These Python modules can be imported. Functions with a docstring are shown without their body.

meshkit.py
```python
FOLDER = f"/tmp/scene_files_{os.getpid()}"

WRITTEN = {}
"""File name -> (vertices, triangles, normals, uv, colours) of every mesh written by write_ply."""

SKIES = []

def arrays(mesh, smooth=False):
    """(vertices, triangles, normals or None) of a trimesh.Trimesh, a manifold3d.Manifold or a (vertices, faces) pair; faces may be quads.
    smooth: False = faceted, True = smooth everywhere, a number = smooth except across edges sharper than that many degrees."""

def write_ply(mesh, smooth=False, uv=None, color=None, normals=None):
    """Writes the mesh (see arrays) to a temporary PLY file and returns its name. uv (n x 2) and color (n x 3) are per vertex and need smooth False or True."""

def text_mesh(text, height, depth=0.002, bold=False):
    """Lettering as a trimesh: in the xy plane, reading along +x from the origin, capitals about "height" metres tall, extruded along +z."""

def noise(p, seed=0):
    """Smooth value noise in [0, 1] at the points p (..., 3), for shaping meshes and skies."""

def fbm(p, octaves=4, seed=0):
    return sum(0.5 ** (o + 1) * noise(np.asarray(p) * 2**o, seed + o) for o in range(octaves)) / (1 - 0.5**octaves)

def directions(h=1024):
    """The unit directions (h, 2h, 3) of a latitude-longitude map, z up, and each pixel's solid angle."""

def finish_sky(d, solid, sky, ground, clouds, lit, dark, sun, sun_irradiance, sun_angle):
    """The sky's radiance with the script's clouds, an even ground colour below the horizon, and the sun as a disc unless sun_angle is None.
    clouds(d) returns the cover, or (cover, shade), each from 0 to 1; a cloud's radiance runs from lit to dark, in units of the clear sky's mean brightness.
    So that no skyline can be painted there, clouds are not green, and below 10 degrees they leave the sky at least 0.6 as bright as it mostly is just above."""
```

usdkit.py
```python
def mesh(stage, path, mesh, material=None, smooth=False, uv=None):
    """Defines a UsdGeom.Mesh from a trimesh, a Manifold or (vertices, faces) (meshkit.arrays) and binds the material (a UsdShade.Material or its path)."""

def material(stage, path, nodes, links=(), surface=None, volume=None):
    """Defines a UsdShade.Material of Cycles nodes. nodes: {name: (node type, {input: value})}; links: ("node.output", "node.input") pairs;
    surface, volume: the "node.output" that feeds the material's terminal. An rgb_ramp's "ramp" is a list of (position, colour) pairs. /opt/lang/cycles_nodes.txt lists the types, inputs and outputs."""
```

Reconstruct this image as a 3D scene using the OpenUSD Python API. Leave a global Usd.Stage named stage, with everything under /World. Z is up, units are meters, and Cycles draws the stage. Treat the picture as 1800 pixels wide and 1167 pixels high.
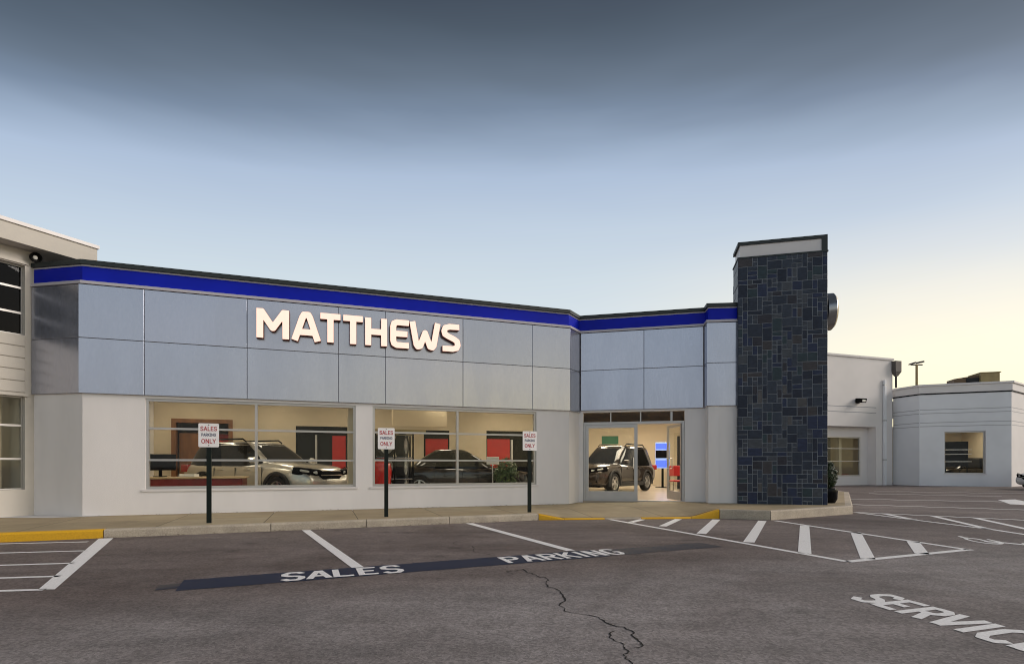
import math, random
import numpy as np, trimesh, shapely
import manifold3d as mf
from shapely.geometry import Polygon, LineString, Point, box as sbox
from shapely import affinity
from shapely.ops import unary_union
from pxr import Usd, UsdGeom, UsdLux, UsdShade, Gf, Sdf
import usdkit, meshkit

stage = Usd.Stage.CreateInMemory()
UsdGeom.SetStageUpAxis(stage, 'Z'); UsdGeom.SetStageMetersPerUnit(stage, 1.0)
UsdGeom.Xform.Define(stage, '/World'); UsdGeom.Scope.Define(stage, '/World/Looks')
rnd = random.Random(7); nrg = np.random.default_rng(7)

# ------------------------------------------------------------------ camera, sky, sun, exposure
CAM_H = 1.1
cam = UsdGeom.Camera.Define(stage, '/World/camera')
cam.AddTranslateOp().Set((0, 0, CAM_H)); cam.AddRotateXOp().Set(90)
cam.CreateFocalLengthAttr(19.0); cam.CreateHorizontalApertureAttr(36.0); cam.CreateVerticalApertureAttr(36.0 * 663 / 1024)
cam.CreateVerticalApertureOffsetAttr(4.69); cam.CreateClippingRangeAttr(Gf.Vec2f(0.1, 2000))
cam.CreateExposureAttr(1.9)
SUN_AZ, SUN_EL = math.radians(91), math.radians(27.0)
sky = UsdLux.DomeLight.Define(stage, '/World/sky')
sky.GetPrim().SetCustomDataByKey('kind', 'structure')
# clear dusk sky with a thin stratus veil: pale and warm low down, slate grey overhead
skm = usdkit.material(stage, '/World/Looks/sky', {
    'tc': ('texture_coordinate', {}), 'sq': ('vector_math', {'math_type': 'multiply', 'vector2': (0.55, 1, 1)}), 'nz': ('vector_math', {'math_type': 'normalize'}), 'sx': ('separate_xyz', {}),
    'mp': ('mapping', {'scale': (1.2, 1.2, 7.0)}), 'n': ('noise_texture', {'scale': 1.5, 'detail': 4.0, 'roughness': 0.5}),
    'w': ('math', {'math_type': 'multiply_add', 'value2': 0.05, 'value3': -0.025}), 'za': ('math', {'math_type': 'add'}),
    'veil': ('rgb_ramp', {'ramp': [(0.0, (1.80, 1.82, 1.76)), (0.12, (1.75, 1.80, 1.78)), (0.22, (1.60, 1.72, 1.76)), (0.32, (1.40, 1.58, 1.68)), (0.40, (1.20, 1.40, 1.62)), (0.475, (0.95, 1.16, 1.48)), (0.51, (0.70, 0.88, 1.15)), (0.545, (0.40, 0.52, 0.70)), (0.575, (0.27, 0.345, 0.44)), (0.603, (0.19, 0.245, 0.31)), (0.63, (0.135, 0.175, 0.215)), (0.655, (0.10, 0.125, 0.155)), (0.72, (0.10, 0.125, 0.155)), (1.0, (0.10, 0.125, 0.155))]}),
    'warm': ('rgb_ramp', {'ramp': [(0.0, (2.9, 2.40, 1.30)), (0.09, (2.7, 2.38, 1.46)), (0.18, (2.42, 2.16, 1.56)), (0.27, (2.02, 1.90, 1.60)), (0.35, (1.52, 1.58, 1.60)), (0.41, (1.20, 1.36, 1.55)), (0.475, (0.92, 1.10, 1.38)), (0.51, (0.68, 0.84, 1.06)), (0.545, (0.40, 0.50, 0.66)), (0.575, (0.27, 0.335, 0.42)), (0.603, (0.19, 0.24, 0.295)), (0.63, (0.135, 0.17, 0.205)), (0.655, (0.10, 0.124, 0.15)), (0.72, (0.10, 0.124, 0.15)), (1.0, (0.10, 0.125, 0.155))]}),
    'dot': ('vector_math', {'math_type': 'dot_product', 'vector2': (math.sin(SUN_AZ), math.cos(SUN_AZ), 0)}),
    'side': ('map_range', {'range_type': 'smoothstep', 'from_min': 0.06, 'from_max': 0.66, 'clamp': True}),
    'vm': ('mix', {}),
    's': ('sky_texture', {'sky_type': 'single_scattering', 'sun_disc': False, 'sun_elevation': SUN_EL, 'sun_rotation': SUN_AZ, 'air_density': 1.0, 'aerosol_density': 2.6, 'ozone_density': 1.0, 'altitude': 50.0}),
    'sc': ('vector_math', {'math_type': 'scale', 'scale': 0.55}),
    'mx': ('mix', {'mix_type': 'mix', 'fac': 0.95}),
    'bg': ('background_shader', {'strength': 0.12})},
    [('tc.generated', 'sq.vector1'), ('sq.vector', 'nz.vector1'), ('nz.vector', 'sx.vector'), ('tc.generated', 'mp.vector'), ('mp.vector', 'n.vector'), ('n.fac', 'w.value1'), ('w.value', 'za.value1'), ('sx.z', 'za.value2'), ('za.value', 'veil.fac'),
     ('za.value', 'warm.fac'), ('tc.generated', 'dot.vector1'), ('dot.value', 'side.value'), ('side.result', 'vm.fac'), ('veil.color', 'vm.color1'), ('warm.color', 'vm.color2'), ('s.color', 'mx.color1'), ('vm.color', 'mx.color2'), ('mx.color', 'bg.color')], surface='bg.background')
UsdShade.MaterialBindingAPI.Apply(sky.GetPrim()).Bind(skm)
sun = UsdLux.DistantLight.Define(stage, '/World/sun')
sun.CreateNormalizeAttr(True); sun.CreateIntensityAttr(0.165); sun.CreateAngleAttr(28.0); sun.CreateColorAttr(Gf.Vec3f(1.0, 0.90, 0.82))
_d = Gf.Vec3d(math.sin(SUN_AZ) * math.cos(SUN_EL), math.cos(SUN_AZ) * math.cos(SUN_EL), math.sin(SUN_EL))
sun.AddTransformOp().Set(Gf.Matrix4d().SetRotate(Gf.Rotation(Gf.Vec3d(0, 0, 1), _d)))

# ------------------------------------------------------------------ materials
def M(name, col, rough=0.5, metal=0.0, var=0.08, scale=2.0, detail=4.0, bump=0.0, bscale=30.0, coat=0.0, spec=0.5, emis=None, es=0.0, fine=0.0, fscale=120.0, stretch=None):
    c = np.array(col, float)
    n = {'g': ('geometry', {}), 'n': ('noise_texture', {'scale': scale, 'detail': detail, 'roughness': 0.6}),
         'r': ('rgb_ramp', {'ramp': [(0.28, tuple(c * (1 - var))), (0.5, tuple(c)), (0.72, tuple(np.minimum(c * (1 + var), 0.95)))]}),
         'p': ('principled_bsdf', {'roughness': rough, 'metallic': metal, 'coat_weight': coat, 'specular_ior_level': spec})}
    l = [('n.fac', 'r.fac')]
    if stretch:
        n['m'] = ('mapping', {'scale': stretch}); l += [('g.position', 'm.vector'), ('m.vector', 'n.vector')]
    else:
        l += [('g.position', 'n.vector')]
    out = 'r.color'
    if fine:
        n['f'] = ('noise_texture', {'scale': fscale, 'detail': 2.0, 'roughness': 0.7})
        n['fr'] = ('map_range', {'from_min': 0.3, 'from_max': 0.7, 'to_min': 1 - fine, 'to_max': 1 + fine})
        n['fm'] = ('vector_math', {'math_type': 'scale'})
        l += [('g.position', 'f.vector'), ('f.fac', 'fr.value'), ('r.color', 'fm.vector1'), ('fr.result', 'fm.scale')]; out = 'fm.vector'
    l.append((out, 'p.base_color'))
    if bump:
        n['b'] = ('noise_texture', {'scale': bscale, 'detail': 3.0}); n['bp'] = ('bump', {'strength': bump, 'distance': 0.02})
        l += [('g.position', 'b.vector'), ('b.fac', 'bp.height'), ('bp.normal', 'p.normal')]
    if es:
        n['p'][1].update(emission_color=emis, emission_strength=es)
    return usdkit.material(stage, '/World/Looks/' + name, n, l, surface='p.BSDF')

MAT = {}
def mk(name, *a, **k): MAT[name] = M(name, *a, **k); return MAT[name]

# asphalt: coarse patches, tyre-polished areas, fine aggregate
MAT['asphalt'] = usdkit.material(stage, '/World/Looks/asphalt', {
    'g': ('geometry', {}),
    'n1': ('noise_texture', {'scale': 0.33, 'detail': 5.0, 'roughness': 0.62, 'distortion': 0.6}),
    'n2': ('noise_texture', {'scale': 2.6, 'detail': 5.0, 'roughness': 0.7}),
    'mp': ('mapping', {'scale': (0.35, 1.6, 1.0), 'rotation': (0, 0, -0.33)}),
    'n4': ('noise_texture', {'scale': 1.2, 'detail': 4.0, 'roughness': 0.65}),
    'v': ('voronoi_texture', {'scale': 55.0, 'feature': 'f1'}),
    'n3': ('noise_texture', {'scale': 70.0, 'detail': 3.0, 'roughness': 0.75}),
    'r1': ('rgb_ramp', {'ramp': [(0.3, (0.150, 0.127, 0.120)), (0.5, (0.235, 0.212, 0.206)), (0.7, (0.300, 0.278, 0.275))]}),
    'm2': ('map_range', {'from_min': 0.3, 'from_max': 0.7, 'to_min': 0.84, 'to_max': 1.16}),
    'ov': ('voronoi_texture', {'scale': 1.15, 'feature': 'f1', 'randomness': 1.0}), 'on': ('noise_texture', {'scale': 5.0, 'detail': 4.0}), 'oa': ('math', {'math_type': 'multiply_add', 'value2': 0.16, 'value3': -0.08}), 'ob': ('math', {'math_type': 'add'}),
    'om': ('map_range', {'range_type': 'smoothstep', 'from_min': 0.04, 'from_max': 0.17, 'to_min': 0.72, 'to_max': 1.0, 'clamp': True}), 'k4': ('math', {'math_type': 'multiply'}),
    'm4': ('map_range', {'from_min': 0.35, 'from_max': 0.6, 'to_min': 0.80, 'to_max': 1.05}),
    'vr': ('separate_color', {}),
    'm3': ('map_range', {'from_min': 0.0, 'from_max': 1.0, 'to_min': 0.74, 'to_max': 1.30}),
    'm5': ('map_range', {'from_min': 0.3, 'from_max': 0.7, 'to_min': 0.84, 'to_max': 1.18}),
    'k1': ('math', {'math_type': 'multiply'}), 'k2': ('math', {'math_type': 'multiply'}), 'k3': ('math', {'math_type': 'multiply'}),
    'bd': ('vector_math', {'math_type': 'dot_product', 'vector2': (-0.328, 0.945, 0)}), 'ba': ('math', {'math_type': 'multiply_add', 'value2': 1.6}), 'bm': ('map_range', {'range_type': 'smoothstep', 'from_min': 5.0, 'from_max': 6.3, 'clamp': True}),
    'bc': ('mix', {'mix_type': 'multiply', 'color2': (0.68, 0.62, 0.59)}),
    's': ('vector_math', {'math_type': 'scale'}),
    'bp': ('bump', {'strength': 0.55, 'distance': 0.006}),
    'p': ('principled_bsdf', {'roughness': 0.82, 'specular_ior_level': 0.35})},
    [('g.position', 'n1.vector'), ('g.position', 'n2.vector'), ('g.position', 'v.vector'), ('g.position', 'n3.vector'), ('g.position', 'mp.vector'), ('mp.vector', 'n4.vector'),
     ('n1.fac', 'r1.fac'), ('n2.fac', 'm2.value'), ('n4.fac', 'm4.value'), ('v.color', 'vr.color'), ('vr.r', 'm3.value'), ('n3.fac', 'm5.value'),
     ('m2.result', 'k1.value1'), ('m4.result', 'k1.value2'), ('k1.value', 'k2.value1'), ('m3.result', 'k2.value2'), ('k2.value', 'k3.value1'), ('m5.result', 'k3.value2'),
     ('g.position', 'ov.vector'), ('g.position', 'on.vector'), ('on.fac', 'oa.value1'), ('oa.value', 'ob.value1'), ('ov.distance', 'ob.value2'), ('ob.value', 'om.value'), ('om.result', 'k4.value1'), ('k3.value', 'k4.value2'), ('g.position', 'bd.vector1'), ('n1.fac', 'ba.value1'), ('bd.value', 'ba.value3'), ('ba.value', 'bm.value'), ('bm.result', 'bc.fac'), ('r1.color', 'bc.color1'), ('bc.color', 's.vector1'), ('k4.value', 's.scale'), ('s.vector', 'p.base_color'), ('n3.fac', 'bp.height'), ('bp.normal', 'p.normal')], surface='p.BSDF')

def worn_paint(name, col, lo=0.30, hi=0.42):
    """Paint on asphalt: where the noise is low the asphalt shows through as a darker fleck."""
    return usdkit.material(stage, '/World/Looks/' + name, {
        'g': ('geometry', {}), 'n': ('noise_texture', {'scale': 26.0, 'detail': 6.0, 'roughness': 0.75}), 'n2': ('noise_texture', {'scale': 3.0, 'detail': 3.0}),
        'a': ('math', {'math_type': 'multiply_add', 'value2': 0.6, 'value3': 0.0}), 'b': ('math', {'math_type': 'multiply_add', 'value2': 0.4}),
        'r': ('map_range', {'from_min': lo, 'from_max': hi, 'clamp': True}),
        'n3': ('noise_texture', {'scale': 60.0, 'detail': 2.0}),
        'c2': ('rgb_ramp', {'ramp': [(0.3, tuple(np.array(col) * 0.82)), (0.7, col)]}),
        'm': ('mix', {'color1': (0.075, 0.066, 0.062)}),
        'bp': ('bump', {'strength': 0.35, 'distance': 0.004}),
        'p': ('principled_bsdf', {'roughness': 0.65, 'specular_ior_level': 0.35})},
        [('g.position', 'n.vector'), ('g.position', 'n2.vector'), ('g.position', 'n3.vector'), ('n.fac', 'a.value1'), ('n2.fac', 'b.value1'), ('a.value', 'b.value3'), ('b.value', 'r.value'),
         ('n3.fac', 'c2.fac'), ('r.result', 'm.fac'), ('c2.color', 'm.color2'), ('m.color', 'p.base_color'), ('n3.fac', 'bp.height'), ('bp.normal', 'p.normal')], surface='p.BSDF')
MAT['white_paint'] = worn_paint('white_paint', (0.92, 0.91, 0.90), 0.25, 0.39)
MAT['navy_paint'] = worn_paint('navy_paint', (0.014, 0.022, 0.055), 0.22, 0.36)
MAT['faded_paint'] = worn_paint('faded_paint', (0.016, 0.024, 0.055), 0.42, 0.62)
MAT['yellow_paint'] = worn_paint('yellow_paint', (0.72, 0.40, 0.02), 0.24, 0.36)
mk('crack', (0.012, 0.010, 0.009), 0.95, var=0.3, scale=12)
mk('debris', (0.05, 0.032, 0.018), 0.9, var=0.5, scale=30); mk('seal', (0.035, 0.030, 0.028), 0.9, var=0.3, scale=8, fine=0.3, fscale=80)
for i, c in enumerate([(0.33, 0.265, 0.165), (0.35, 0.29, 0.19), (0.31, 0.25, 0.155)]):
    mk('concrete_%s' % 'abc'[i], c, 0.85, var=0.16, scale=1.4, detail=6, bump=0.3, bscale=90, fine=0.14, fscale=60)
mk('kerb_concrete', (0.42, 0.365, 0.29), 0.85, var=0.2, scale=3.0, detail=6, bump=0.4, bscale=70, fine=0.18, fscale=50)
mk('footing', (0.5, 0.5, 0.5), 0.8, var=0.1, scale=2.0, fine=0.06, fscale=50)
mk('bed', (0.05, 0.045, 0.04), 0.95, var=0.2)
mk('stucco', (0.78, 0.755, 0.745), 0.75, var=0.06, scale=1.3, stretch=(1, 1, 0.3), detail=7, bump=0.16, bscale=140, spec=0.3)
mk('stucco_left', (0.52, 0.49, 0.44), 0.75, var=0.06, scale=1.2, detail=6, bump=0.16, bscale=110, spec=0.3)
mk('stucco_far', (0.72, 0.695, 0.68), 0.75, var=0.05, scale=0.7, detail=6, bump=0.12, bscale=60, spec=0.3)
mk('stucco_grey', (0.76, 0.775, 0.80), 0.75, var=0.07, scale=0.5, detail=6, bump=0.12, bscale=60, spec=0.3)
mk('groove', (0.33, 0.33, 0.35), 0.8); mk('white_trim', (0.72, 0.69, 0.68), 0.45, var=0.04, scale=3)
mk('pale_trim', (0.50, 0.48, 0.52), 0.45, var=0.05, scale=3)
def acm(name, c, rough):
    return usdkit.material(stage, '/World/Looks/' + name, {
        'g': ('geometry', {}), 'n': ('noise_texture', {'scale': 0.55, 'detail': 1.5}), 'n2': ('noise_texture', {'scale': 1.6, 'detail': 6.0, 'roughness': 0.7}),
        'mp': ('mapping', {'scale': (1, 1, 0.25)}),
        'r': ('rgb_ramp', {'ramp': [(0.3, tuple(np.array(c) * 0.97)), (0.7, tuple(np.array(c) * 1.02))]}),
        'rr': ('map_range', {'from_min': 0.3, 'from_max': 0.7, 'to_min': rough - 0.05, 'to_max': rough + 0.07}),
        'bp': ('bump', {'strength': 0.28, 'distance': 0.05}),
        'p': ('principled_bsdf', {'metallic': 0.88, 'specular_ior_level': 0.5})},
        [('g.position', 'n.vector'), ('g.position', 'mp.vector'), ('mp.vector', 'n2.vector'), ('n2.fac', 'r.fac'), ('n2.fac', 'rr.value'), ('rr.result', 'p.roughness'), ('r.color', 'p.base_color'), ('n.fac', 'bp.height'), ('bp.normal', 'p.normal')], surface='p.BSDF')
ACM = [acm('silver_panel_' + 'abc'[i], c, 0.23) for i, c in enumerate([(0.39, 0.41, 0.485), (0.365, 0.39, 0.47), (0.405, 0.42, 0.495)])]
mk('blue_band', (0.004, 0.014, 0.42), 0.45, var=0.12, scale=1.2, spec=0.15)
mk('coping', (0.015, 0.022, 0.022), 0.5, var=0.2, scale=2)
mk('roofing', (0.12, 0.12, 0.12), 0.9)
mk('aluminium', (0.46, 0.45, 0.44), 0.38, metal=0.55, var=0.05, scale=4)
mk('dark_gap', (0.02, 0.02, 0.022), 0.8)
mk('grout', (0.22, 0.24, 0.27), 0.9, var=0.2, scale=5, fine=0.15)
SL = [(0.020, 0.028, 0.046), (0.030, 0.040, 0.060), (0.026, 0.026, 0.036), (0.046, 0.042, 0.046), (0.024, 0.042, 0.052), (0.055, 0.062, 0.074), (0.013, 0.019, 0.036), (0.078, 0.076, 0.078), (0.018, 0.027, 0.062)]
SLATE = [M('slate_' + 'abcdefghi'[i], (1.08 * c[0], 1.10 * c[1], 1.12 * c[2]), 0.45, spec=0.3, var=0.35, scale=9, detail=6, bump=0.5, bscale=28, fine=0.12, fscale=90, stretch=(1, 1, 3)) for i, c in enumerate(SL)]
MAT['slate_mixed'] = usdkit.material(stage, '/World/Looks/slate_mixed', {
    'g': ('geometry', {}), 'r': ('rgb_ramp', {'interpolate': False, 'ramp': [(k / 9, c) for k, c in enumerate(SL)]}), 'n': ('noise_texture', {'scale': 12.0, 'detail': 6.0}), 'mr': ('map_range', {'from_min': 0.3, 'from_max': 0.7, 'to_min': 0.65, 'to_max': 1.35}), 's': ('vector_math', {'math_type': 'scale'}), 'bp': ('bump', {'strength': 0.5, 'distance': 0.02}), 'p': ('principled_bsdf', {'roughness': 0.45})},
    [('g.random_per_island', 'r.fac'), ('g.position', 'n.vector'), ('n.fac', 'mr.value'), ('r.color', 's.vector1'), ('mr.result', 's.scale'), ('s.vector', 'p.base_color'), ('n.fac', 'bp.height'), ('bp.normal', 'p.normal')], surface='p.BSDF')
mk('letter_face', (0.78, 0.60, 0.54), 0.4, var=0.02, emis=(1.0, 0.68, 0.54), es=0.22)
mk('letter_side', (0.20, 0.065, 0.040), 0.5)
mk('sign_white', (0.90, 0.87, 0.86), 0.45, var=0.04, scale=6)
mk('sign_red', (0.42, 0.02, 0.035), 0.5); mk('sign_navy', (0.02, 0.03, 0.10), 0.5)
mk('post_green', (0.006, 0.011, 0.009), 0.6, var=0.3, scale=12, bump=0.2, bscale=80, spec=0.2)
mk('black', (0.008, 0.008, 0.008), 0.5, var=0.2, spec=0.05); mk('black_gloss', (0.005, 0.005, 0.006), 0.16, spec=0.12)
mk('dark_metal', (0.05, 0.045, 0.04), 0.4, metal=0.7)
mk('rubber', (0.014, 0.014, 0.014), 0.8, var=0.2, scale=20)
mk('chrome', (0.75, 0.74, 0.72), 0.12, metal=1.0, var=0.02); mk('rim', (0.55, 0.54, 0.52), 0.28, metal=0.9, var=0.04)
mk('lamp_lens', (0.55, 0.55, 0.53), 0.12, coat=0.6)
mk('tail_red', (0.35, 0.01, 0.01), 0.2, coat=0.5)
mk('car_silver', (0.56, 0.54, 0.49), 0.28, metal=0.6, coat=0.8, var=0.02); mk('car_black', (0.016, 0.014, 0.013), 0.2, metal=0.2, coat=1.0, var=0.02)
mk('car_brown', (0.032, 0.021, 0.014), 0.24, metal=0.55, coat=1.0, var=0.02); mk('car_white', (0.62, 0.62, 0.62), 0.3, coat=0.8, var=0.02)
mk('car_red', (0.36, 0.012, 0.014), 0.25, coat=1.0, var=0.02)
mk('cladding', (0.025, 0.025, 0.025), 0.65)
MAT['car_glass'] = usdkit.material(stage, '/World/Looks/car_glass', {'p': ('principled_bsdf', {'base_color': (0.010, 0.011, 0.012), 'roughness': 0.05, 'specular_ior_level': 0.28})}, surface='p.BSDF')
mk('inner_wall', (0.58, 0.50, 0.37), 0.8, var=0.09, scale=0.9, detail=6, spec=0.3); mk('inner_wall_pale', (0.66, 0.56, 0.40), 0.8, var=0.06, scale=0.9)
mk('tile_floor', (0.42, 0.36, 0.29), 0.22, var=0.10, scale=1.2, detail=5)
mk('ceiling', (0.60, 0.54, 0.44), 0.9, var=0.04)
mk('wood', (0.20, 0.085, 0.03), 0.45, var=0.3, scale=6, stretch=(1, 1, 0.15)); mk('pale_wood', (0.50, 0.36, 0.20), 0.45, var=0.15, scale=6)
mk('door_red', (0.42, 0.008, 0.008), 0.45, var=0.12, scale=2); mk('desk_red', (0.17, 0.008, 0.007), 0.35, var=0.25, scale=3, coat=0.3)
mk('red_gloss', (0.5, 0.012, 0.008), 0.2, coat=0.6)
mk('poster_green', (0.02, 0.15, 0.06), 0.5, var=0.1); mk('poster_white', (0.75, 0.73, 0.68), 0.5)
mk('leaf', (0.045, 0.085, 0.022), 0.55, var=0.5, scale=18); mk('leaf_dark', (0.022, 0.040, 0.012), 0.55, var=0.5, scale=18); mk('soil', (0.03, 0.02, 0.012), 0.9)
mk('hvac_tan', (0.36, 0.27, 0.12), 0.6, var=0.2, scale=2); mk('hvac_rust', (0.15, 0.095, 0.055), 0.7, var=0.3, scale=2)
mk('galvanised', (0.42, 0.42, 0.42), 0.4, metal=0.7, var=0.15, scale=5)
mk('light_panel', (0.9, 0.88, 0.8), 0.5, emis=(1.0, 0.87, 0.68), es=5.2)
mk('screen_blue', (0.02, 0.05, 0.3), 0.3, emis=(0.10, 0.18, 1.0), es=0.30); mk('screen_pale', (0.2, 0.3, 0.6), 0.3, emis=(0.45, 0.6, 1.0), es=0.16)
mk('hopper', (0.10, 0.09, 0.08), 0.7); mk('drum_metal', (0.30, 0.30, 0.30), 0.25, metal=0.9, var=0.1)
mk('emblem', (0.80, 0.66, 0.38), 0.35, var=0.04)
def pane_mat(name, tint):
    return usdkit.material(stage, '/World/Looks/' + name, {
        'f': ('layer_weight', {'blend': 0.5}), 'p': ('math', {'math_type': 'power', 'value2': 5.0}), 'a': ('math', {'math_type': 'multiply_add', 'value2': 0.9, 'value3': 0.010}),
        't': ('transparent_bsdf', {'color': tint}), 'g': ('glossy_bsdf', {'roughness': 0.008, 'color': (0.9, 0.92, 0.95)}), 'm': ('mix_closure', {})},
        [('f.facing', 'p.value1'), ('p.value', 'a.value1'), ('a.value', 'm.fac'), ('t.BSDF', 'm.closure1'), ('g.BSDF', 'm.closure2')], surface='m.closure')
MAT['pane'] = pane_mat('pane', (0.93, 0.94, 0.92)); MAT['dark_pane'] = pane_mat('dark_pane', (0.3, 0.28, 0.26))

# ------------------------------------------------------------------ scene helpers
TAKEN = set()
def path_for(parent, name):
    p, k = f'{parent}/{name}', 0
    while p in TAKEN:
        k += 1; p = f'{parent}/{name}_{k:03d}'
    TAKEN.add(p); return p
INV = {}
def put(prim, **kw):
    for k, v in kw.items():
        if v: prim.SetCustomDataByKey(k, v)
def thing(name, label, category, loc=(0, 0, 0), rotz=0.0, group=None, kind=None):
    """An Xform at the thing's base; returns its path."""
    p = path_for('/World', name)
    x = UsdGeom.Xform.Define(stage, p); x.AddTranslateOp().Set(tuple(map(float, loc))); x.AddRotateZOp().Set(math.degrees(rotz))
    put(x.GetPrim(), label=label, category=category, group=group, kind=kind)
    c, s = math.cos(rotz), math.sin(rotz)
    R = np.array([[c, -s, 0], [s, c, 0], [0, 0, 1]])
    INV[p] = (R.T, np.array(loc, float))
    return p
def tri(m):
    if hasattr(m, 'to_mesh'):
        q = m.to_mesh(); return trimesh.Trimesh(q.vert_properties[:, :3], q.tri_verts, process=False)
    if isinstance(m, (list, tuple)) and not isinstance(m[0], np.ndarray):
        return trimesh.util.concatenate([tri(x) for x in m])
    return m
def part(T, name, mesh, material, smooth=False, label=None, local=False, kind=None, root=None):
    """One Mesh under thing or part T. The mesh is in the world's coordinates unless local."""
    m = tri(mesh).copy()
    p = path_for(T, name)
    top = '/'.join(p.split('/')[:3])
    if not local and top in INV:
        R, t = INV[top]; m.vertices = (np.asarray(m.vertices) - t) @ R.T
    usdkit.mesh(stage, p, m, MAT[material] if isinstance(material, str) else material, smooth=smooth)
    put(stage.GetPrimAtPath(p), label=label, kind=kind)
    return p
def single(name, mesh, material, label=None, category=None, group=None, kind=None, smooth=False):
    p = path_for('/World', name)
    usdkit.mesh(stage, p, tri(mesh), MAT[material] if isinstance(material, str) else material, smooth=smooth)
    put(stage.GetPrimAtPath(p), label=label, category=category, group=group, kind=kind)
    return p

class Frame:
    """A wall's own axes: u along it, v into the building, z up."""
    def __init__(s, a, b):
        s.O = np.array(a, float); d = np.array(b, float) - s.O; s.L = float(np.hypot(*d)); s.d = d / s.L; s.n = np.array([-s.d[1], s.d[0]]); s.ang = math.atan2(s.d[1], s.d[0])
    def xy(s, u, v=0.0): return s.O + u * s.d + v * s.n
    def pt(s, u, v, z): q = s.xy(u, v); return np.array([q[0], q[1], z])
    def map(s, mesh):
        m = tri(mesh).copy(); q = np.asarray(m.vertices)
        xy = s.O + q[:, :1] * s.d + q[:, 1:2] * s.n
        m.vertices = np.column_stack([xy, q[:, 2]]); return m
    def box(s, u0, u1, v0, v1, z0, z1): return s.map(boxm(u0, u1, v0, v1, z0, z1))
    def panel(s, u0, u1, z0, z1, vf, vb, ch=0.008):
        """A slab whose front edges are chamfered; vf is the front."""
        v = [(u0, vb, z0), (u1, vb, z0), (u1, vb, z1), (u0, vb, z1), (u0, vf + ch, z0), (u1, vf + ch, z0), (u1, vf + ch, z1), (u0, vf + ch, z1),
             (u0 + ch, vf, z0 + ch), (u1 - ch, vf, z0 + ch), (u1 - ch, vf, z1 - ch), (u0 + ch, vf, z1 - ch)]
        f = [(0, 3, 2, 1), (8, 9, 10, 11)]
        for a, b in ((0, 4), (4, 8)):
            for k in range(4):
                k2 = (k + 1) % 4; f.append((a + k, a + k2, b + k2, b + k))
        f = np.array(f); f = np.vstack([f[:, [0, 1, 2]], f[:, [0, 2, 3]]])
        return s.map(trimesh.Trimesh(v, f, process=False))
def boxm(x0, x1, y0, y1, z0, z1):
    m = trimesh.creation.box([abs(x1 - x0), abs(y1 - y0), abs(z1 - z0)]); m.apply_translation([(x0 + x1) / 2, (y0 + y1) / 2, (z0 + z1) / 2]); return m
def rbox(x0, x1, y0, y1, z0, z1, r=0.02, n=8):
    s = [mf.Manifold.sphere(r, n).translate((x, y, z)) for x in (x0 + r, x1 - r) for y in (y0 + r, y1 - r) for z in (z0 + r, z1 - r)]
    return tri(mf.Manifold.batch_hull(s))
def move(m, loc=(0, 0, 0), rz=0.0):
    m = tri(m).copy(); m.apply_transform(trimesh.transformations.rotation_matrix(rz, [0, 0, 1])); m.apply_translation(loc); return m
def tube(pts, r, n=8):
    """A round bar along points."""
    out = []
    for a, b in zip(pts[:-1], pts[1:]):
        out.append(tri(mf.Manifold.batch_hull([mf.Manifold.sphere(r, n).translate(tuple(map(float, a))), mf.Manifold.sphere(r, n).translate(tuple(map(float, b)))])))
    return trimesh.util.concatenate(out)
def cyl(p0, p1, r, n=16):
    return trimesh.creation.cylinder(radius=r, segment=[p0, p1], sections=n)
def lathe(profile, n=24):
    return trimesh.creation.revolve(np.array(profile, float), sections=n)
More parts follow.
